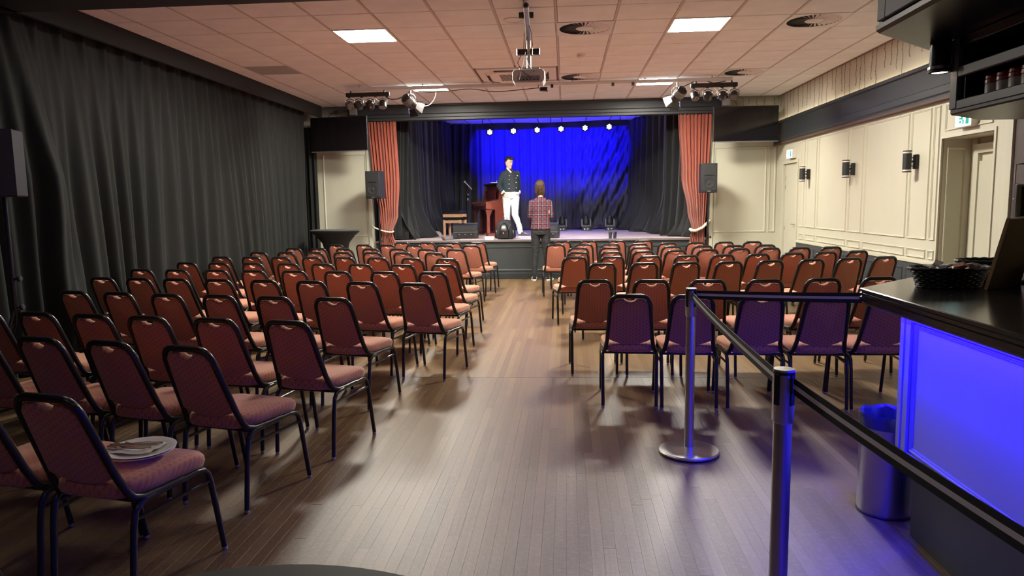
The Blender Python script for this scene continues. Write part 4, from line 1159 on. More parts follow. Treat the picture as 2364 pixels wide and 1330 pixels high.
# moving heads
for k, (x, y) in enumerate(((-.10, 18.0), (.50, 17.95), (1.08, 17.9))):
    t = thing('moving_head', 'black moving head light on the stage floor, %s of three' % ('left', 'middle', 'right')[k], 'stage light', (x, y, SZ), group='moving head lights on the stage floor')
    g = G(); g.rings([[(sx*.115, sy*.10, 0) for sx, sy in ((-1, -1), (1, -1), (1, 1), (-1, 1))], [(sx*.115, sy*.10, .02) for sx, sy in ((-1, -1), (1, -1), (1, 1), (-1, 1))], [(sx*.075, sy*.08, .085) for sx, sy in ((-1, -1), (1, -1), (1, 1), (-1, 1))]]); g.obj('base', 'blackplastic', t, smooth=0)
    g = G(); g.bbox(-.055, -.025, -.103, -.09, .02, .055, .002); g.bbox(.015, .055, -.103, -.09, .03, .055, .002); g.obj('display', 'paper', t, smooth=0)
    g = G(); g.bbox(-.085, .085, -.045, .045, .09, .135, .01); g.obj('yoke_bridge', 'headgrey', t, smooth=0)
    for s in (-1, 1):
        g = G(); g.rings([[(s*.085, -.05, .10), (s*.118, -.05, .10), (s*.118, .05, .10), (s*.085, .05, .10)], [(s*.088, -.055, .2), (s*.122, -.055, .2), (s*.122, .055, .2), (s*.088, .055, .2)], [(s*.09, -.03, .29), (s*.112, -.03, .29), (s*.112, .03, .29), (s*.09, .03, .29)]]); g.obj('yoke_arm', 'headgrey', t, smooth=0)
    g = G(); g.lathe([(.03, .145), (.075, .16), (.082, .20), (.078, .27), (.06, .30), (.052, .36), (.045, .362), (.043, .35)], n=20); g.obj('head', 'blackplastic', t)
cable('cable', [(.62, 17.9, SZ+.03), (.75, 17.8, SZ+.08), (.9, 17.85, SZ+.10), (.98, 17.9, SZ+.06)], .007, 'grey cable looping between two moving head lights', 'wains')

# two glasses
for k, x in enumerate((.845, .935)):
    g = G(); g.lathe([(.028, 0), (.030, .006), (.040, .155), (.0385, .155), (.027, .012), (.002, .010)], n=24)
    o = g.obj('drinking_glass', 'glass', loc=(x, 13.82+.02*k, SZ+.004))
    tag(o, ('left' if k == 0 else 'right')+' one of two empty tall glasses on the stage edge', 'glass', 'glasses on the stage edge')

# black covered high table at left
t = thing('cocktail_table', 'high round table in a fitted black cover in the left corner', 'table', (-4.06, 12.35, 0))
n = 40
rs = []
for z, r, sq_ in ((.0, .30, .25), (.03, .29, .25), (.3, .19, .12), (.55, .17, .05), (.8, .235, .0), (.93, .34, 0), (.985, .41, 0), (1.01, .425, 0)):
    rs.append([((r*(1+sq_*cos(4*2*pi*i/n)))*cos(2*pi*i/n), (r*(1+sq_*cos(4*2*pi*i/n)))*sin(2*pi*i/n), z) for i in range(n)])
g = G(); g.rings(rs, cap=False); g.obj('stretch_cover', 'blackcloth', t, smooth=60)
g = G(); g.lathe([(.425, 1.008), (.43, 1.02), (.425, 1.035), (.001, 1.037)], n=40); g.obj('table_top', 'blackcloth2', t)

# ------------------------------------------------------------------ wall lamps, exit signs, icicle lights
for k, y in enumerate((11.80, 10.02, 8.28)):
    t = thing('wall_lamp', 'black up-and-down cylinder wall lamp, %s of three from the stage' % ORD[k], 'wall lamp', (XR, y, 1.84), group='black wall lamps')
    g = G(); g.lathe([(.045, -.08), (.045, .08)], (-.045, -.16, 0), n=20)
    g = G(); g.bbox(-.045, -.0, -.025, .03, -.085, .075, .006); g.obj('wall_box', 'blackplastic', t, smooth=0)
    g = G(); g.cyl((-.04, 0, 0), (-.08, 0, 0), .012, n=10); g.cyl((-.05, 0, .04), (-.07, 0, .04), .006, n=8); g.cyl((-.05, 0, -.05), (-.07, 0, -.05), .006, n=8); g.obj('arm', 'black_metal', t)
    g = G(); g.cyl((-.115, 0, -.088), (-.115, 0, .088), .045, n=24); g.obj('shade', 'blackplastic', t)
    for z0, z1 in ((.088, .106), (-.106, -.088)):
        g = G(); g.cyl((-.115, 0, z0), (-.115, 0, z1), .042, n=24); g.obj('glass_band', 'plastic_w', t)
    for z0, z1 in ((.106, .118), (-.118, -.106)):
        g = G(); g.cyl((-.115, 0, z0), (-.115, 0, z1), .047, n=24); g.obj('end_cap', 'blackplastic', t)

def exit_sign(y0, y1, z0, z1, label):
    t = thing('exit_sign', label, 'exit sign', (XR, (y0+y1)/2, (z0+z1)/2))
    w, h = (y1-y0)/2, (z1-z0)/2
    g = G(); g.bbox(-.07, 0, -w, w, -h, h, .004); g.obj('housing', 'plastic_w', t, smooth=0)
    g = G(); g.box(-.0735, -.0695, -w+.01, w-.01, -h+.01, h-.01); f = g.obj('lit_face', 'green_lit', t, smooth=0)
    # running figure, arrow and door mark
    g = G(); x0, x1 = -.0750, -.0736
    g.box(x0, x1, -w*.75, -w*.35, -h*.7, h*.7)
    g.box(x0, x1, w*.05, w*.18, h*.45, h*.7); g.box(x0, x1, w*.0, w*.25, -h*.1, h*.4)
    g.box(x0, x1, -w*.15, w*.05, -h*.65, -h*.1); g.box(x0, x1, w*.2, w*.42, -h*.5, -h*.15); g.box(x0, x1, w*.25, w*.5, .0, h*.2)
    g.obj('running_figure', 'green_mark', f, smooth=0)
    return t
exit_sign(12.50, 12.80, 2.135, 2.285, 'lit green exit sign above the far door')
exit_sign(7.14, 7.42, 2.11, 2.26, 'lit green exit sign above the near recess')

t = thing('icicle_lights', 'unlit icicle light strings hanging on the wall above the right beam', 'string lights', (0, 0, 0))
def strand(p, L, axis, nrm_):
    pts = [Vector(p)]; g = G(); q = Vector(p); off = 0
    n = max(3, int(L/.05))
    A = Vector(axis); N = Vector(nrm_)
    for i in range(n):
        off = off*.7 + random.uniform(-.018, .018)
        q = Vector(p) + A*off + Vector((0, 0, -L*(i+1)/n)) + N*random.uniform(0, .004)
        pts.append(q)
        if random.random() < .7:
            sgn = random.choice((-1, 1))
            g.tube([q, q + A*sgn*.022 + Vector((0, 0, random.uniform(-.012, .02)))], .0022, 4)
    g.tube(pts, .0022, 5)
    return g.obj('strand', 'wire', t)
y = 5.95
while y < 13.5:
    strand((XR-.008, y, ZC-.012), random.choice((.2, .28, .36, .44, .46)), (0, 1, 0), (-1, 0, 0))
    y += random.uniform(.12, .24)
x = 2.98
while x < 3.84:
    strand((x, YF-.012, ZC-.012), random.choice((.22, .3, .4)), (1, 0, 0), (0, -1, 0)); x += random.uniform(.10, .16)
g = G(); g.tube([(XR-.01, 5.92, ZC-.010), (XR-.01, 9, ZC-.012), (XR-.01, YF-.05, ZC-.010)], .003, 5); g.obj('lead_wire', 'wire', t)
cable('cable', [(-4.5, 13.5, 3.1), (-4.4, 13.5, 3.2), (-4.3, 13.5, 3.24), (-4.1, 13.5, 3.22), (-4.0, 13.4, 3.2)], .006, 'black cable on the wall above the left screen')
t = thing('wall_camera', 'small black camera on the wall above the left screen', 'camera', (-4.33, 13.5, 3.22))
g = G(); g.ball((0, 0, -.03), .03); g.obj('body', 'blackplastic', t)
g = G(); g.bbox(-.04, .04, -.02, .1, 0, .012, .002); g.obj('bracket', 'black_metal', t)

# ------------------------------------------------------------------ bar
BX, BY = 1.31, 3.28
ctop = [(BX, -1.0), (BX, BY), (1.74, 3.72), (3.0, 3.72), (3.0, 3.2), (1.95, 3.2), (1.95, -1.0)]
def offp(d):   # outline moved outward by d on the customer side
    k = d*.414
    return [(BX-d, -1.0), (BX-d, BY+k), (1.74-k, 3.72+d), (3.0, 3.72+d), (3.0, 3.2), (1.95, 3.2), (1.95, -1.0)]
t = thing('bar_counter', 'black topped bar counter with a blue lit white front', 'bar counter')
g = G()
g.rings([[(x, y, z) for x, y in offp(d)] for d, z in ((-.012, .990), (.0, .994), (.0, 1.012), (-.008, 1.016), (-.008, 1.020), (.0, 1.024), (0, 1.030), (-.006, 1.034), (-.006, 1.037), (-.0, 1.040), (0, 1.047), (-.005, 1.05))])
g.obj('worktop', 'counter', t, smooth=0)
g = G(); g.rings([[(x, y, z) for x, y in offp(d)] for d, z in ((-.02, .975), (-.02, .990))]); g.obj('edge_board', 'dkgrey', t, smooth=0)
bd_ = [(1.42, -1.0), (1.42, 3.05), (1.87, 3.40), (3.0, 3.40), (3.0, 3.3), (1.9, 3.3), (1.9, -1.0)]
g = G(); g.prism([(x+(.05 if x < 1.5 else 0), y) for x, y in bd_], 0, .37); g.obj('plinth', 'dkgrey', t, smooth=0)
g = G(); g.prism(bd_, .37, .976); g.obj('carcass', 'barface', t, smooth=0)
# face frames: panels on the long face
ys = [3.03, 1.55, .1, -.95]
for i in range(3):
    a, b = ys[i+1], ys[i]
    g = G()
    for (y0, y1, z0, z1) in ((b-.045, b, .36, .975), (a, a+.045, .36, .975), (a+.045, b-.045, .36, .395), (a+.045, b-.045, .945, .975)):
        g.box(1.40, 1.42, y0, y1, z0, z1)
    g.obj('panel_frame', 'barface', t, smooth=0)
    g = G(); moulding(g, a+.05, b-.05, .40, .94, x=1.42, w=.02, t=.010); g.obj('panel_moulding', 'barface', t, smooth=0)
g = G(); g.box(1.395, 1.44, 3.03, 3.06, .36, .975); g.obj('corner_post', 'barface', t, smooth=0)
# bin
t = thing('waste_bin', 'round steel waste bin with a blue lit liner beside the bar', 'waste bin', (1.472, 3.305, 0))
g = G(); g.lathe([(.112, 0), (.118, .004), (.118, .455), (.121, .46), (.115, .46), (.113, .02), (.001, .015)], n=36); g.obj('body', 'steel', t)
g = G(); g.lathe([(.120, .0), (.122, .006), (.118, .012)], n=36); g.obj('base_ring', 'blackplastic', t)
n = 44; rs = []
for z, r, am in ((.41, .1212, 0), (.435, .122, .001), (.460, .1235, .002), (.472, .120, .003), (.462, .110, .005), (.41, .100, .006), (.35, .092, .008)):
    rs.append([((r+am*sin(i*1.7)+am*.6*sin(i*3.1))*cos(2*pi*i/n), (r+am*sin(i*1.7)+am*.6*sin(i*3.1))*sin(2*pi*i/n), z+am*1.2*sin(i*.9)) for i in range(n)])
g = G(); g.rings(rs, cap=False); g.obj('liner', 'bag', t, smooth=30)

# rope barrier posts
def post(x, y, lbl):
    t = thing('barrier_post', lbl, 'barrier post', (x, y, 0), group='chrome belt barrier posts')
    g = G(); g.lathe([(.168, 0), (.170, .004), (.170, .010)], n=48); g.obj('rubber_ring', 'blackplastic', t)
    g = G(); g.lathe([(.171, .010), (.171, .018), (.165, .024), (.05, .032), (.034, .040)], n=48); g.obj('base', 'steel', t)
    g = G(); g.lathe([(.0265, .03), (.0265, .81)], n=24); g.obj('tube', 'steel', t)
    g = G(); g.lathe([(.0265, .80), (.031, .806), (.031, .945), (.028, .948)], n=24); g.obj('belt_head', 'steel', t)
    g = G(); g.lathe([(.0315, .946), (.0315, .952), (.029, .954)], n=24); g.obj('cap_ring', 'black_metal', t)
    g = G(); g.lathe([(.0305, .954), (.0295, .960), (.001, .961)], n=24); g.obj('cap', 'steel', t)
    for a in (0, 90, 180, 270):
        M = Matrix.Rotation(radians(a+35), 4, 'Z')
        g = G(); g.bbox(.026, .0335, -.010, .010, .855, .95, .003, M=M); g.obj('slot', 'black_metal', t, smooth=0)
    return t
P1 = (.70, 4.05); P2 = (.63, 2.085)
post(*P1, 'chrome belt barrier post with its whole round base in view')
post(*P2, 'chrome belt barrier post nearest the camera, base out of frame')
def belt(p, q, sag, label, w=.048, twist=0):
    p, q = Vector(p), Vector(q); n = 24
    d = (q-p); hd = Vector((d.x, d.y, 0)).normalized(); nn = Vector((-hd.y, hd.x, 0))
    def strip(w_, off):
        rs = []
        for i in range(n+1):
            u = i/n; c = p.lerp(q, u) + Vector((0, 0, -sag*4*u*(1-u)))
            a = nn*off
            rs.append([c+a+Vector((0, 0, -w_/2)), c+a+Vector((0, 0, w_/2)), c-a+Vector((0, 0, w_/2)), c-a+Vector((0, 0, -w_/2))])
        g = G(); g.rings(rs); return g
    t = tag(strip(w, .0012).obj('barrier_belt', 'belt', smooth=0), label, 'belt')
    strip(w*.27, .0018).obj('stripe', 'beltstripe', t, smooth=0)
    return t
belt((P1[0]+.03, P1[1]-.01, .925), (BX+.03, 3.325, .998), .003, 'retractable belt from the far post across to the bar corner')
belt((P1[0]+.005, P1[1]-.035, .915), (P2[0], P2[1]+.033, .915), .012, 'retractable belt sloping between the two posts')
belt((P2[0]+.02, P2[1]-.03, .915), (1.06, .12, .80), .035, 'retractable belt crossing the lower right corner')
light_anchor = None

# baskets of snacks
def basket(loc, rz, a, b, h, label, fill=True):
    t = thing('wicker_basket', label, 'basket', loc, rz)
    g = G(); n = 36
    g.rings([[(a*.80*cos(2*pi*i/n), b*.80*sin(2*pi*i/n), 0) for i in range(n)], [(a*.80*cos(2*pi*i/n), b*.80*sin(2*pi*i/n), .005) for i in range(n)]]); g.obj('base', 'wicker', t)
    g = G()
    rows = 9
    for k in range(rows):
        u = (k+.5)/rows; s = .80+.20*u**1.3; z = h*u
        pts = [(a*s*cos(2*pi*i/n)+.0, b*s*sin(2*pi*i/n), z+.0025*(-1)**(i+k)) for i in range(n)]
        rs = []
        for i in range(n):
            c, s_ = cos(2*pi*i/n), sin(2*pi*i/n); rad = .0055 if i % 2 == k % 2 else .0045
            p = Vector(pts[i]); o_ = Vector((c, s_, 0))
            rs.append([p+o_*rad*cos(2*pi*j/6)+Vector((0, 0, rad*sin(2*pi*j/6)*1.2)) for j in range(6)])
        g.rings(rs, closed=True)
    g.obj('weave', 'wicker', t)
    g = G(); rs = []
    for i in range(n*2):
        th = 2*pi*i/(n*2); rad = .008*(1+.25*sin(i*1.6))
        p = Vector((a*cos(th), b*sin(th), h)); o_ = Vector((cos(th), sin(th), 0))
        rs.append([p+o_*rad*cos(2*pi*j/6)+Vector((0, 0, rad*sin(2*pi*j/6))) for j in range(6)])
    g.rings(rs, closed=True); g.obj('rim', 'wicker', t)
    return t
basket((1.70, 3.30, 1.05), radians(8), .172, .11, .085, 'black wicker basket of wrapped snacks on the bar corner')
basket((1.99, 3.55, 1.05), radians(8), .13, .09, .095, 'small black wicker basket behind the front basket, mostly hidden')
basket((2.16, 3.30, 1.05), radians(8), .12, .09, .08, 'black basket at the right edge behind the menu board')
spots = sorted([(1.70+.125*(random.random()**.5)*cos(th_), 3.30+.07*(random.random()**.5)*sin(th_)) for th_ in [random.random()*2*pi for _ in range(12)]])
for i, (x, y) in enumerate(spots):
    g = G(); a, b, c = .028, .018, .006
    M = Matrix.Rotation(random.random()*3, 4, 'Z') @ Matrix.Rotation(random.uniform(-.6, .6), 4, 'X') @ Matrix.Rotation(random.uniform(-.5, .5), 4, 'Y')
    g.rings([[(-a, -b, 0), (-a, b, 0), (-a, b, .001), (-a, -b, .001)], [(-a*.7, -b*.9, -c), (-a*.7, b*.9, -c), (-a*.7, b*.9, c), (-a*.7, -b*.9, c)],
             [(a*.7, -b*.9, -c), (a*.7, b*.9, -c), (a*.7, b*.9, c), (a*.7, -b*.9, c)], [(a, -b, 0), (a, b, 0), (a, b, .001), (a, -b, .001)]], M=M)
    red = i in (8, 10)
    o = g.obj('snack_sachet', 'wrapred' if red else 'wrap', smooth=0, loc=(x, y, 1.05+.075+.012*(i % 3)))
    tag(o, '%s wrapped sachet in the front basket, %s from its left end' % ('orange' if red else 'shiny clear', ORD[i]), 'sachet', 'sachets heaped in the front basket')

# menu board leaning
t = thing('menu_board', 'leaning brown board with tan edges on the bar', 'menu board', (0, 0, 0))
A0, A1 = Vector((1.785, 3.165, 1.052)), Vector((2.06, 3.40, 1.052))
up_ = Vector((.085, .02, .30))
nb = (A1-A0).cross(up_).normalized()*.006
q = [A0, A1, A1+up_, A0+up_]
g = G(); g.rings([[p-nb for p in q], [p+nb for p in q]]); g.obj('board', 'card', t, smooth=0)
e = (A0-A1).normalized()*.004
g = G(); g.rings([[p-nb*1.15 for p in (A0, A0+up_, A0+up_+e, A0+e)], [p+nb*1.15 for p in (A0, A0+up_, A0+up_+e, A0+e)]]); g.obj('side_edge', 'cardedge', t, smooth=0)
g = G(); g.rings([[p-nb*1.2 for p in (A0+up_, A1+up_, A1+up_*1.02, A0+up_*1.02)], [p+nb*1.2 for p in (A0+up_, A1+up_, A1+up_*1.02, A0+up_*1.02)]]); g.obj('top_edge', 'silver', t, smooth=0)
# till screen at the right edge
t = thing('till_screen', 'dark till screen with a silver edge at the right of the bar', 'screen', (2.165, 3.42, 1.05), radians(8))
g = G(); g.bbox(-.15, .17, -.012, .012, .26, .45, .004); g.obj('housing', 'silver', t, smooth=0)
g = G(); g.box(-.128, .155, -.0145, -.011, .27, .44); g.obj('screen', 'screen', t, smooth=0)
g = G(); g.bbox(-.03, .03, -.01, .02, .01, .27, .004); g.obj('neck', 'blackplastic', t, smooth=0)
g = G(); g.bbox(-.09, .09, -.08, .08, 0, .015, .004); g.obj('base', 'blackplastic', t, smooth=0)
t = thing('led_glow_box', 'added box with a blue face for the LED glow at the right edge of the bar', 'device', (2.02, 3.02, 1.05), radians(20))
g = G(); g.rings([[(-.07, -.09, 0), (.09, -.09, 0), (.09, .09, 0), (-.07, .09, 0)], [(-.07, -.09, .05), (.09, -.09, .05), (.09, .09, .19), (-.07, .09, .19)]]); g.obj('case', 'blackplastic', t, smooth=0)  # box and glowing face added to stand for a blue LED glow
g = G(); g.add([(-.05, -.07, .067), (.07, -.07, .067), (.07, .07, .176), (-.05, .07, .176)], [(0, 1, 2, 3)]); g.obj('display', 'blueglow', t, smooth=0)

# overhead bar cabinets
t = thing('overhead_cabinet', 'black panelled cabinet hanging over the bar at the top right', 'cabinet')
zb = 2.10
def ocp(d):
    k = d*.414
    return [(1.24-d, -.8), (1.24-d, 3.055+k), (1.635-k, 3.45+d), (3.0, 3.46+d), (3.0, -.8)]
g = G(); g.rings([[(x, y, z) for x, y in ocp(d)] for d, z in ((-.012, zb), (0, zb+.012), (0, zb+.03), (-.01, zb+.036), (-.01, ZC-.03))]); g.obj('carcass', 'cab', t, smooth=0)
for a, b in ((3.03, 2.15), (2.10, 1.2), (1.15, .2)):
    g = G()
    for (y0, y1, z0, z1) in ((a-.07, a, zb+.04, 3.2), (b, b+.07, zb+.04, 3.2), (b+.07, a-.07, zb+.04, zb+.11), (b+.07, a-.07, 3.13, 3.2)):
        g.bbox(1.232, 1.252, y0, y1, z0, z1, .003)
    g.obj('panel_frame', 'cabframe', t, smooth=0)
    g = G(); moulding(g, b+.07, a-.07, zb+.11, 3.13, x=1.25, w=.02, t=.01); g.obj('panel_moulding', 'cab', t, smooth=0)
# lower open shelf unit
t = thing('hanging_shelf', 'lower black hanging shelf with two long openings', 'shelf unit')
z0, z1 = 1.79, zb-.001
sh = lambda d, x0=1.622: [(x0-d, -.8), (x0-d, 3.21), (x0+.25, 3.44+d), (3.0, 3.44+d), (3.0, -.8)]
g = G(); g.rings([[(x, y, z) for x, y in sh(d)] for d, z in ((-.006, z0), (0, z0+.006), (0, z0+.02), (-.006, z0+.024))]); g.obj('bottom_board', 'cab', t, smooth=0)
inner = [(1.66, -.8), (1.66, 3.15), (1.89, 3.42), (3.0, 3.42), (3.0, 3.40), (1.90, 3.40), (1.66, 3.10)]
g = G()
g.box(1.80, 1.82, -.8, 3.3, z0+.02, z1); g.obj('back_board', 'cab', t, smooth=0)
g = G(); g.rings([[(1.635, 3.13, z0+.02), (1.64, 3.205, z0+.02), (1.89, 3.44, z0+.02), (1.91, 3.42, z0+.02), (1.68, 3.15, z0+.02)], [(1.635, 3.13, z1), (1.64, 3.205, z1), (1.89, 3.44, z1), (1.91, 3.42, z1), (1.68, 3.15, z1)]]); g.obj('end_board', 'cab', t, smooth=0)
g = G(); g.bbox(1.617, 1.637, -.8, 3.16, z0+.018, z0+.055, .003); g.obj('lower_rail', 'cab', t, smooth=0)
g = G(); g.bbox(1.617, 1.637, -.8, 3.16, 1.94, 1.98, .003); g.obj('middle_rail', 'cabframe', t, smooth=0)
g = G(); g.bbox(1.617, 1.637, -.8, 3.16, 2.06, z1, .003); g.obj('upper_rail', 'cab', t, smooth=0)
g = G(); g.bbox(1.616, 1.638, 3.16, 3.215, z0+.022, z1, .003); g.obj('stile', 'cabframe', t, smooth=0)
g = G(); g.box(1.66, 1.80, -.8, 3.12, 1.955, 1.965); g.box(1.66, 1.80, -.8, 3.12, z0+.024, z0+.05); g.obj('shelf_board', 'cab', t, smooth=0)
for k in range(6):
    y = 3.045-.077*k
    t = thing('jar', 'white jar with a red lid on the lower hanging shelf, %s from the left' % ORD[k], 'jar', (1.70, y, z0+.05), group='jars on the hanging shelf')
    g = G(); g.lathe([(.028, 0), (.032, .004), (.032, .05), (.030, .053)], n=20); g.obj('body', 'jarw', t)
    g = G(); g.lathe([(.030, .053), (.034, .055), (.033, .068), (.030, .070), (.033, .072), (.031, .086), (.02, .09)], n=20); g.obj('lid', 'redlid', t)
# downlight
t = thing('downlight', 'black cylinder downlight with a chrome ring under the overhead cabinet', 'downlight', (1.582, 3.235, .012))
g = G(); g.cyl((0, 0, zb-.012), (0, 0, 1.985), .041, n=28); g.obj('housing', 'cab', t)
g = G(); g.lathe([(.041, 1.985), (.046, 1.983), (.046, 1.972), (.041, 1.970)], n=28); g.obj('ring', 'chrome', t)
g = G(); g.lathe([(.044, 1.971), (.044, 1.960), (.035, 1.957), (.031, 1.961)], n=28); g.obj('bezel', 'blackplastic', t)
g = G(); g.lathe([(.031, 1.960), (.001, 1.9605)], n=24); g.obj('lens', 'lens_warm', t)

# near round table edge at the bottom
t = thing('round_table', 'black round table edge at the bottom of the picture', 'table', (-.322, .481, 0))
g = G(); g.lathe([(.30, .958), (.352, .962), (.36, .972), (.36, .992), (.352, 1.0), (.001, 1.0)], n=72); g.obj('table_top', 'tabletop', t)
g = G(); g.lathe([(.22, 0), (.22, .015), (.04, .03), (.03, .05), (.03, .958)], n=32); g.obj('pedestal', 'black_metal', t)

# ------------------------------------------------------------------ plates and cutlery
# chair with plates: seat centre in world
px, py, prz = 0, 0, 0
for o in COL.objects:
    if o.get('label', '').endswith('holding the stacked white plates'):
        pc = o
PCM = Matrix.Translation(pc.location) @ Matrix.Rotation(pc.rotation_euler[2], 4, 'Z')
def seatpt(x, y, z): return PCM @ Vector((x, y, z))
def plate_obj(z, dx, label, tilt=(0, 0)):
    g = G(); g.lathe([(.055, .0), (.075, .0), (.08, .006), (.112, .017), (.128, .020), (.130, .022), (.127, .0235), (.111, .0205), (.078, .009), (.001, .008)], n=56)
    t = g.obj('dinner_plate', 'porcelain', loc=seatpt(.015+dx, .045, z), rot=(tilt[0], tilt[1], 0))
    return tag(t, label, 'plate', 'two stacked white plates')
plate_obj(.477, 0, 'lower of two stacked white plates on the front left chair')
plate_obj(.4875, .004, 'upper of two stacked white plates, carrying cutlery', (.01, .01))
nc = seatpt(.0, .045, .497)
g = G()
pts = []
N = 10
def nap(u, w): 
    return (nc.x-.08+.17*u, nc.y-.075+.12*w+.02*u, nc.z+.008+.004*sin(u*7+w*3)+.006*w*(1-u)+.004*sin(w*9))
g.add([nap(i/N, j/N) for j in range(N+1) for i in range(N+1)], [(j*(N+1)+i, j*(N+1)+i+1, (j+1)*(N+1)+i+1, (j+1)*(N+1)+i) for j in range(N) for i in range(N)])
tag(g.obj('napkin', 'napkin'), 'crumpled white paper napkin on the upper plate', 'napkin')
def fork(a, b, label, z=0):
    a = Vector(a); b = Vector(b); d = (b-a).normalized(); s = Vector((-d.y, d.x, 0)); L = (b-a).length
    g = G(); U = Vector((0, 0, 1))
    g.tube([a, a+d*L*.3+U*.004, a+d*L*.66], [.0045, .003, .003], 6, ry=.0018)
    base = a+d*L*.66
    g.tube([base, base+d*.018], [.004, .010], 8, ry=.002)
    for k in (-1.5, -.5, .5, 1.5):
        g.tube([base+d*.018+s*k*.0048, base+d*(L*.34)*.55+s*k*.0052-U*.003, base+d*L*.34+s*k*.005+U*.002], [.0017, .0015, .0008], 5)
    return tag(g.obj('fork', 'cutlery'), label, 'fork', 'forks on the plate')
def knife(a, b, label):
    a = Vector(a); b = Vector(b); d = (b-a).normalized(); L = (b-a).length
    g = G(); g.tube([a, a+d*L*.42], [.0055, .005], 8, ry=.0032)
    g.tube([a+d*L*.42, a+d*L*.5, a+d*L*.9, b], [.005, .008, .008, .002], 6, ry=.0012)
    return tag(g.obj('knife', 'cutlery'), label, 'knife', 'knives on the plate')
zc = nc.z+.02
fork((nc.x+.09, nc.y+.03, zc), (nc.x-.10, nc.y-.0, zc+.004), 'fork on the plate with tines pointing left, rear one')
fork((nc.x+.07, nc.y-.02, zc), (nc.x-.09, nc.y-.055, zc), 'fork on the plate lying nearest the camera')
knife((nc.x-.10, nc.y-.02, zc+.006), (nc.x+.095, nc.y+.012, zc+.004), 'knife crossing over the rear fork on the plate')
knife((nc.x-.10, nc.y-.035, zc+.004), (nc.x+.06, nc.y-.03, zc+.002), 'knife lying between the two forks on the plate')

# ------------------------------------------------------------------ people
def capsule(g, p, q, r0, r1, n=14):
    p, q = Vector(p), Vector(q); d = (q-p); L = d.length; d.normalize()
    pts, rs = [], []
    for k in range(4):
        a = pi/2*(1-k/4.); pts.append(p-d*r0*sin(a)); rs.append(max(.001, r0*cos(a)))
    pts.append(p); rs.append(r0); pts.append(q); rs.append(r1)
    for k in range(1, 5):
        a = pi/2*k/4.; pts.append(q+d*r1*sin(a)); rs.append(max(.001, r1*cos(a)))
    g.tube(pts, rs, n)
def chain(g, pts, rs):
    for i in range(len(pts)-1): capsule(g, pts[i], pts[i+1], rs[i], rs[i+1])
def loft(g, secs, rz=0, n=24):
    # secs: (cx, cy, z, rx, ry) ; each ring turned by rz about its centre
    R = []
    for s in secs:
        cx, cy, z, rx, ry = s[:5]; a0 = s[5] if len(s) > 5 else rz
        ring = []
        for i in range(n):
            th = 2*pi*i/n; e = .85
            x = rx*abs(cos(th))**e*(1 if cos(th) > 0 else -1); y = ry*abs(sin(th))**e*(1 if sin(th) > 0 else -1)
            ring.append((cx+x*cos(a0)-y*sin(a0), cy+x*sin(a0)+y*cos(a0), z))
        R.append(ring)
    g.rings(R)
def fuse(g, name, m, parent, voxel=.009, smooth_it=4, disp=None):
    me = g.mesh(name+'_raw')
    o = bpy.data.objects.new(name, me); COL.objects.link(o)
    r = o.modifiers.new('remesh', 'REMESH'); r.mode = 'VOXEL'; r.voxel_size = voxel; r.use_smooth_shade = True
    s = o.modifiers.new('smooth', 'SMOOTH'); s.iterations = smooth_it; s.factor = .5
    if disp:
        tx = bpy.data.textures.new(name+'_folds', 'CLOUDS'); tx.noise_scale = disp[1]; tx.noise_depth = 2
        dm = o.modifiers.new('folds', 'DISPLACE'); dm.texture = tx; dm.strength = disp[0]; dm.mid_level = .5; dm.texture_coords = 'LOCAL'
    dg = bpy.context.evaluated_depsgraph_get(); dg.update()
    me2 = bpy.data.meshes.new_from_object(o.evaluated_get(dg))
    me2.name = name
    o.modifiers.clear(); o.data = me2
    me2.materials.clear(); me2.materials.append(MT[m])
    me2.polygons.foreach_set('use_smooth', [True]*len(me2.polygons))
    o.parent = parent
    return o
def rot_about(M, pts): return [M @ Vector(p) for p in pts]

def head_shape(g, c, yaw, pitch, s=1.):
    # skull + jaw + nose + ears, faces -y before yaw
    M = Matrix.Translation(c) @ Matrix.Rotation(yaw, 4, 'Z') @ Matrix.Rotation(pitch, 4, 'X')
    def P(x, y, z): return M @ Vector((x*s, y*s, z*s))
    secs = [(-.112, .026, .030, -.052), (-.100, .042, .050, -.040), (-.078, .054, .066, -.026), (-.05, .062, .078, -.014), (-.02, .067, .086, -.006), (.01, .070, .091, 0), (.04, .073, .094, .004), (.07, .072, .092, .008), (.095, .062, .078, .010), (.112, .044, .056, .012), (.121, .018, .022, .012)]
    rs = []
    n = 24
    for z, rx, ry, oy in secs:
        rs.append([P(rx*cos(2*pi*i/n), oy+ry*sin(2*pi*i/n), z) for i in range(n)])
    g.rings(rs)
    # brow, nose, lips, chin
    g.tube([P(-.03, -.082, .028), P(0, -.088, .03), P(.03, -.082, .028)], .008, 8)
    g.tube([P(0, -.086, .022), P(0, -.098, -.004), P(0, -.108, -.020), P(0, -.096, -.028)], [.006*s, .008*s, .011*s, .008*s], 8)
    g.ball(P(.011, -.095, -.022), .007*s); g.ball(P(-.011, -.095, -.022), .007*s)
    g.tube([P(-.022, -.083, -.050), P(0, -.094, -.047), P(.022, -.083, -.050)], .006*s, 8)
    g.tube([P(-.018, -.082, -.058), P(0, -.092, -.059), P(.018, -.082, -.058)], .006*s, 8)
    g.ball(P(0, -.082, -.088), .019*s)
    for sx in (-1, 1):
        g.ball(P(sx*.076, .008, -.004), (.010*s, .018*s, .030*s), 10, 6)
    return M, P

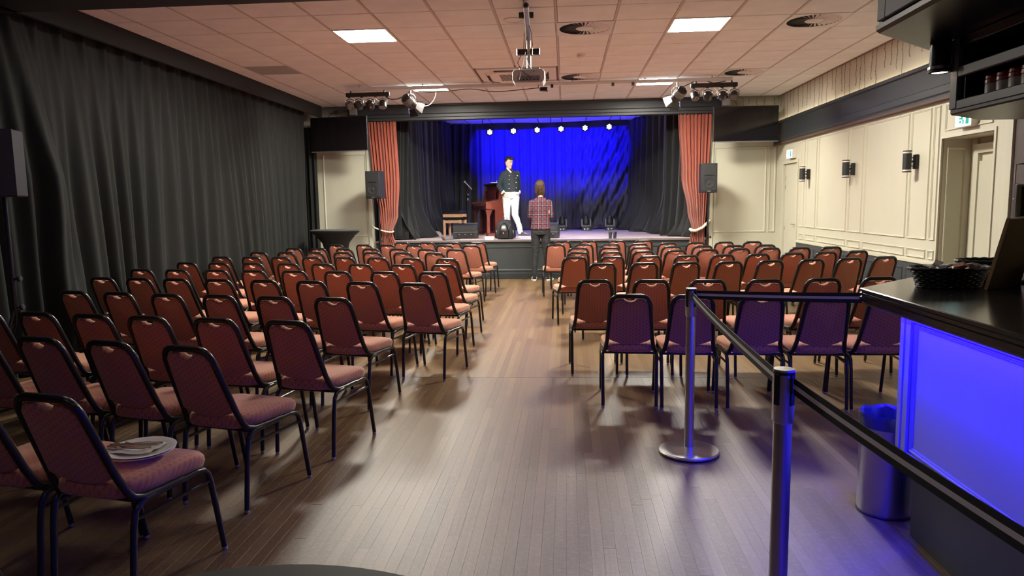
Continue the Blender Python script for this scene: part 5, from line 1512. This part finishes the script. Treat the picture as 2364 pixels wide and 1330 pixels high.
def hand(g, wrist, dirv, palm_n, curl=.5, s=1., thumb_side=1):
    # five fingered hand; dirv = direction of the fingers, palm_n = palm normal
    d = Vector(dirv).normalized(); nrm_ = Vector(palm_n); nrm_ = (nrm_ - d*nrm_.dot(d)).normalized(); side = d.cross(nrm_)*thumb_side
    w = Vector(wrist)
    for k in range(4):
        b0 = w + side*(.027-.018*k)*s*.6
        b1 = w + d*.085*s + side*(.029-.019*k)*s
        capsule(g, b0, b1, .013*s, .0105*s, 8)
        L = (.072, .080, .074, .058)[k]*s
        p = b1; ang = 0
        for j, f in enumerate((.45, .32, .23)):
            ang += curl*(.5+.3*j)
            dd = d*cos(ang) + nrm_*sin(ang)
            q_ = p + dd*L*f
            capsule(g, p, q_, (.0095-.001*j)*s, (.0088-.001*j)*s, 8); p = q_
    t0 = w + side*.022*s + d*.02*s; t1 = t0 + (side*.7+d*.7+nrm_*.2)*.038*s; t2 = t1 + (side*.25+d*.9+nrm_*.4)*.03*s
    capsule(g, t0, t1, .013*s, .0105*s, 8); capsule(g, t1, t2, .0105*s, .008*s, 8)

# man on the stage -----------------------------------------------------------
mx0, my0 = -1.145, 15.0
man = thing('person', 'dark haired man in a navy varsity jacket and pale jeans on the stage', 'person', (mx0, my0, SZ))
ty = radians(24)   # torso yaw (turned to his left, picture right)
def TP(x, y): # torso-relative to man-local
    return (x*cos(ty)-y*sin(ty), x*sin(ty)+y*cos(ty))
hipL, hipR = Vector((*TP(-.085, 0), .86)), Vector((*TP(.085, 0), .86))
kneeL, kneeR = Vector((-.085, -.06, .47)), Vector((.085, -.12, .47))
ankL, ankR = Vector((-.07, -.02, .085)), Vector((.205, -.10, .085))
# body (continuous): legs, torso, arms, neck, head, hands
g = G()
headc = Vector((-.035, -.02, 1.545))
M_h, Ph = head_shape(g, headc, radians(48), radians(14), .98)
capsule(g, (-.035, .005, 1.37), (-.035, -.005, 1.47), .056, .050)
loft(g, [(0, 0, .80, .13, .09), (0, 0, .95, .145, .10), (0, 0, 1.05, .13, .09), (-.01, 0, 1.2, .14, .09), (-.02, 0, 1.29, .13, .08), (-.03, 0, 1.35, .07, .05)], ty)
chain(g, [hipL, kneeL, ankL], [.07, .045, .036]); chain(g, [hipR, kneeR, ankR], [.07, .045, .036])
capsule(g, ankL, ankL+Vector((.03, -.13, -.05)), .035, .03); capsule(g, ankR, ankR+Vector((.15, -.06, -.05)), .035, .028)
shL, shR = Vector((*TP(-.152, .01), 1.315)), Vector((*TP(.145, .0), 1.325))
elL, elR = Vector((-.245, -.02, 1.065)), Vector((.150, .13, 1.09))
wrL, wrR = Vector((-.145, -.14, .905)), Vector((.155, .04, .905))
chain(g, [shL, elL, wrL], [.042, .038, .028]); chain(g, [shR, elR, wrR], [.042, .038, .028])
hand(g, wrL, (.55, .05, -.65), (.1, 1, .2), .35, .95, 1)
hand(g, wrR, (.0, -.35, -.9), (-.8, .2, 0), .35, .95, -1)
fuse(g, 'body', 'skin', man, .0075, 3)
# trousers
g = G()
loft(g, [(0, 0, .80, .15, .12), (0, 0, .86, .162, .125), (0, 0, .93, .158, .118), (0, .0, .985, .15, .11)], ty)
chain(g, [hipL+Vector((0, 0, -.01)), Vector((-.09, -.04, .66)), kneeL, Vector((-.08, -.03, .28)), ankL+Vector((0, .0, .02))], [.098, .083, .068, .060, .055])
chain(g, [hipR+Vector((0, 0, -.01)), Vector((.09, -.07, .66)), kneeR, Vector((.155, -.10, .28)), ankR+Vector((-.01, 0, .02))], [.098, .083, .068, .060, .055])
fuse(g, 'trousers', 'jeans_w', man, .009, 3, (.022, .07))
g = G(); loft(g, [(0, 0, .95, .155, .115), (0, 0, .985, .152, .112)], ty); g.obj('waistband', 'jeans_w', man)
# dark shirt
g = G()
loft(g, [(0, 0, .93, .152, .122), (0, 0, 1.0, .155, .118), (-.0, 0, 1.1, .155, .112), (-.01, 0, 1.22, .17, .115), (-.02, 0, 1.33, .165, .10), (-.03, 0, 1.385, .10, .075), (-.033, 0, 1.41, .065, .06)], ty)
fuse(g, 'shirt', 'shirt_d', man, .008, 3, (.01, .05))
# jacket: open front shell built from an elliptical strip
g = G()
sec = [(0, 0, .90, .172, .140), (0, 0, .96, .178, .142), (-.0, 0, 1.06, .180, .138), (-.01, 0, 1.2, .182, .135), (-.02, .005, 1.30, .172, .122), (-.03, .01, 1.37, .118, .090), (-.033, .012, 1.405, .085, .075)]
n = 34; rows = []
for (cx, cy, z, rx, ry) in sec:
    row = []
    lo = radians(-90+17); hi = radians(270-24)
    for off in (0, .014):
        rr_ = []
        for i in range(n+1):
            th = lo+(hi-lo)*i/n
            x = (rx-off)*cos(th); y = (ry-off)*sin(th)
            X, Y = TP(x, y)
            rr_.append((cx+X, cy+Y, z))
        row.append(rr_)
    rows.append(row[0]+list(reversed(row[1])))
g.rings(rows)
chain(g, [shL, (shL+elL)/2+Vector((-.008, 0, 0)), elL, wrL+Vector((-.03, .02, .04))], [.062, .062, .058, .044])
chain(g, [shR, (shR+elR)/2, elR, wrR+Vector((.0, .02, .03))], [.060, .060, .056, .044])
fuse(g, 'jacket', 'navy', man, .0075, 2, (.018, .08))
# white hem, cuffs and collar
g = G(); R0 = []
for z, k in ((.895, 1.01), (.935, 1.02)):
    R0.append([( *TP(.178*k*cos(th), .146*k*sin(th)), z) for th in [radians(-73+(246+73)*i/30) for i in range(31)]] + [( *TP(.160*k*cos(th), .128*k*sin(th)), z) for th in [radians(246-(246+73)*i/30) for i in range(31)]])
g.rings(R0); g.obj('hem_band', 'whitecloth', man)
for w_, e_ in ((wrL, elL), (wrR, elR)):
    dd = (e_-w_).normalized(); g = G(); g.tube([w_+dd*.005, w_+dd*.055], .046, 14); g.obj('cuff', 'whitecloth', man)
g = G(); g.tube([Vector((*TP(-.03, -.115), 1.335)), Vector((*TP(-.075, -.07), 1.40)), Vector((*TP(-.085, .0), 1.435)), Vector((*TP(-.05, .065), 1.445)), Vector((*TP(.03, .06), 1.445))], .016, 8, ry=.008); g.obj('collar', 'whitecloth', man)
for k, (x, z) in enumerate(((-.082, 1.27), (-.085, 1.19), (-.088, 1.10), (-.09, 1.01), (.066, 1.22), (.066, 1.13), (.068, 1.02))):
    X, Y = TP(x, -.142); g = G(); g.ball((X, Y, z), .009, 8, 6); g.obj('snap_button', 'whitecloth', man)
X, Y = TP(.10, -.125); g = G(); g.ball((X, Y, 1.27), (.014, .005, .009), 8, 6); g.obj('chest_badge', 'whitecloth', man)
g = G(); g.tube([wrL+Vector((-.012, .0, -.0)), wrL+Vector((.012, -.0, -.02))], .036, 12); g.obj('wristwatch', 'leather', man)
# shoes
def shoe(parent, ank, yaw, m, z0=0, stripe=False, L=.27):
    M = Matrix.Translation((ank[0], ank[1], z0)) @ Matrix.Rotation(yaw, 4, 'Z')   # toe towards -y
    def sole_ring(z, k=1.):
        out = []
        for i in range(24):
            th = 2*pi*i/24; y = -L*.30+L*.5*sin(th)*-1; u = (y+L*.8)/L
            w = (.040+.010*sin(pi*u))*k
            out.append((w*cos(th), y, z))
        return out
    g = G(); g.rings([sole_ring(0, .95), sole_ring(.006, 1.), sole_ring(.026, 1.)], M=M); g.obj('sole', 'sole', parent)
    g = G()
    def up_ring(z, y0, y1, w):
        return [(w*cos(2*pi*i/20), (y0+y1)/2-(y1-y0)/2*-sin(2*pi*i/20), z) for i in range(20)]
    g.rings([up_ring(.024, -L*.79, L*.19, .044), up_ring(.045, -L*.77, L*.19, .042), up_ring(.062, -L*.55, L*.18, .038), up_ring(.085, -L*.28, L*.17, .036), up_ring(.105, -L*.2, L*.16, .036)], M=M)
    u = g.obj('shoe', m, parent)
    if stripe:
        for sx in (-1, 1):
            g = G(); g.tube([M @ Vector((sx*.041, -.10, .038)), M @ Vector((sx*.041, -.03, .062)), M @ Vector((sx*.040, .03, .045))], .004, 6); g.obj('side_stripe', 'sole', u)
    return u
shoe(man, ankL+Vector((0, .0, 0)), radians(15), 'shoe_g')
shoe(man, ankR+Vector((.0, .0, 0)), radians(62), 'shoe_g', L=.29)
# face details
def face(parent, P, hair_m, brow=True):
    for sx in (-1, 1):
        g = G(); g.ball(P(sx*.031, -.078, .010), (.012, .009, .007), 10, 6); e = g.obj('eye', 'whitecloth', parent)
        g = G(); g.ball(P(sx*.031, -.087, .009), .0055, 8, 6); g.obj('iris', 'hair_d', e)
        g = G(); g.tube([P(sx*.016, -.090, .028), P(sx*.034, -.088, .033), P(sx*.048, -.078, .028)], .0045, 6); g.obj('eyebrow', hair_m, parent)
    g = G(); g.tube([P(-.02, -.088, -.054), P(0, -.0985, -.053), P(.02, -.088, -.054)], .0035, 6); g.obj('lips', 'redlid', parent)
face(man, Ph, 'hair_d')
g = G()
rs = []
n = 24
for z, rx, ry, oy, cut in ((-.02, .078, .094, .006, 1), (.01, .080, .098, .006, 1), (.04, .082, .101, .006, 1), (.07, .082, .101, .006, .4), (.095, .074, .092, .004, 0), (.12, .056, .072, .004, 0), (.135, .03, .04, .004, 0)):
    ring = []
    for i in range(n):
        th = 2*pi*i/n; x = rx*cos(th); y = oy+ry*sin(th)
        if cut and sin(th) < 0: y = oy+ry*sin(th)*(1-.82*cut)
        if not cut and sin(th) < -.3: y -= .004
        ring.append(Ph(x, y, z))
    rs.append(ring)
g.rings(rs)
g.tube([Ph(-.06, -.075, .085), Ph(-.02, -.10, .105), Ph(.03, -.095, .108), Ph(.06, -.06, .09)], .02, 10)
fuse(g, 'hair', 'hair_d', man, .006, 2, (.008, .02))

# person in front of the stage, seen from behind -----------------------------
wx, wy = -.475, 13.36
wom = thing('person', 'person in a plaid shirt and black jeans facing the stage, arms folded', 'person', (wx, wy, 0))
g = G()
Mh2, Pw = head_shape(g, Vector((-.005, .010, 1.735)), radians(180), radians(-18), 1.0)
capsule(g, (0, .0, 1.52), (0, .005, 1.65), .052, .05)
loft(g, [(0, 0, .90, .15, .105), (0, 0, 1.02, .15, .10), (0, 0, 1.18, .135, .09), (0, 0, 1.35, .14, .09), (0, 0, 1.44, .12, .07), (0, 0, 1.50, .06, .05)])
hL, hR = Vector((-.09, 0, .93)), Vector((.09, 0, .93))
kL, kR = Vector((-.10, .0, .52)), Vector((.105, .0, .52))
aL, aR = Vector((-.125, -.01, .09)), Vector((.135, -.01, .09))
chain(g, [hL, kL, aL], [.085, .055, .038]); chain(g, [hR, kR, aR], [.085, .055, .038])
capsule(g, aL, aL+Vector((-.03, .13, -.045)), .034, .028); capsule(g, aR, aR+Vector((.05, .12, -.045)), .034, .028)
s1, s2 = Vector((-.158, 0, 1.45)), Vector((.158, 0, 1.45))
e1, e2 = Vector((-.188, .02, 1.20)), Vector((.188, .02, 1.20))
w1, w2 = Vector((.06, .20, 1.24)), Vector((-.06, .17, 1.27))
chain(g, [s1, e1, w1], [.042, .038, .028]); chain(g, [s2, e2, w2], [.042, .038, .028])
# fingers wrapped round the upper arm on the right, tips on the left
hand(g, Vector((.10, .14, 1.30)), (1, -.55, .1), (-.1, -1, 0), .75, 1.0, 1)
hand(g, Vector((-.11, .12, 1.28)), (-1, -.3, 0), (.1, -1, 0), .7, .95, -1)
chain(g, [w1, Vector((.10, .14, 1.30))], [.028, .024]); chain(g, [w2, Vector((-.11, .12, 1.28))], [.028, .024])
fuse(g, 'body', 'skin', wom, .0075, 3)
# visible hand on the right of the back (fingers around the arm)
g = G(); hand(g, Vector((.205, .065, 1.345)), (-.15, -.8, -.5), (-1, .2, 0), .5, 1.0, 1); hand(g, Vector((-.205, .03, 1.275)), (.35, -.9, -.25), (1, .2, 0), .9, .6, -1); fuse(g, 'hands', 'skin', wom, .004, 2)
g = G()
loft(g, [(0, 0, .955, .188, .135), (0, 0, 1.0, .185, .135), (0, 0, 1.10, .168, .125), (0, 0, 1.22, .155, .115), (0, 0, 1.35, .168, .12), (0, 0, 1.44, .165, .11), (0, 0, 1.51, .12, .085), (0, .005, 1.555, .07, .06)])
chain(g, [s1, Vector((-.182, .0, 1.33)), e1, Vector((-.06, .17, 1.20)), w1], [.060, .055, .052, .05, .042])
chain(g, [s2, Vector((.182, .0, 1.33)), e2, Vector((.06, .15, 1.22)), w2], [.060, .055, .052, .05, .042])
fuse(g, 'shirt', 'plaid', wom, .008, 3, (.014, .07))
g = G()
loft(g, [(0, 0, .86, .165, .115), (0, 0, .92, .172, .12), (0, 0, .99, .162, .112)])
chain(g, [hL, Vector((-.095, 0, .72)), kL, Vector((-.115, -.005, .3)), aL+Vector((0, 0, .03))], [.096, .084, .062, .058, .05])
chain(g, [hR, Vector((.097, 0, .72)), kR, Vector((.12, -.005, .3)), aR+Vector((0, 0, .03))], [.096, .084, .062, .058, .05])
fuse(g, 'trousers', 'jeans_b', wom, .008, 2, (.02, .06))
shoe(wom, aL, radians(180+12), 'shoe_b', stripe=True); shoe(wom, aR, radians(180-24), 'shoe_b', stripe=True)
face(wom, Pw, 'hair_b')
g = G(); rs = []
for z, rx, ry, oy, cut in ((-.19, .045, .04, .055, 0), (-.15, .062, .05, .05, 0), (-.11, .068, .062, .035, 0), (-.07, .082, .085, .018, 1), (-.02, .088, .100, .01, 1), (.03, .090, .106, .008, 1), (.07, .088, .104, .006, .5), (.10, .076, .09, .004, 0), (.128, .05, .062, .004, 0), (.142, .02, .03, .004, 0)):
    ring = []
    for i in range(n):
        th = 2*pi*i/n; x = rx*cos(th); y = oy+ry*sin(th)
        if cut and sin(th) < 0: y = oy+ry*sin(th)*(1-.8*cut)
        ring.append(Pw(x, y, z))
    rs.append(ring)
g.rings(rs)
for i in range(26):
    a = random.uniform(0, pi); R_ = .088
    x = R_*cos(a); y = .01+.098*sin(a)
    g.tube([Pw(x*.9, y*.9, .09), Pw(x*1.03, y*1.03, .02), Pw(x*1.0+random.uniform(-.01, .01), y*.98, -.08), Pw(x*.78+random.uniform(-.015, .015), y*.8, -.15)], [.010, .012, .010, .004], 6)
fuse(g, 'hair', 'hair_b', wom, .006, 1, (.010, .018))
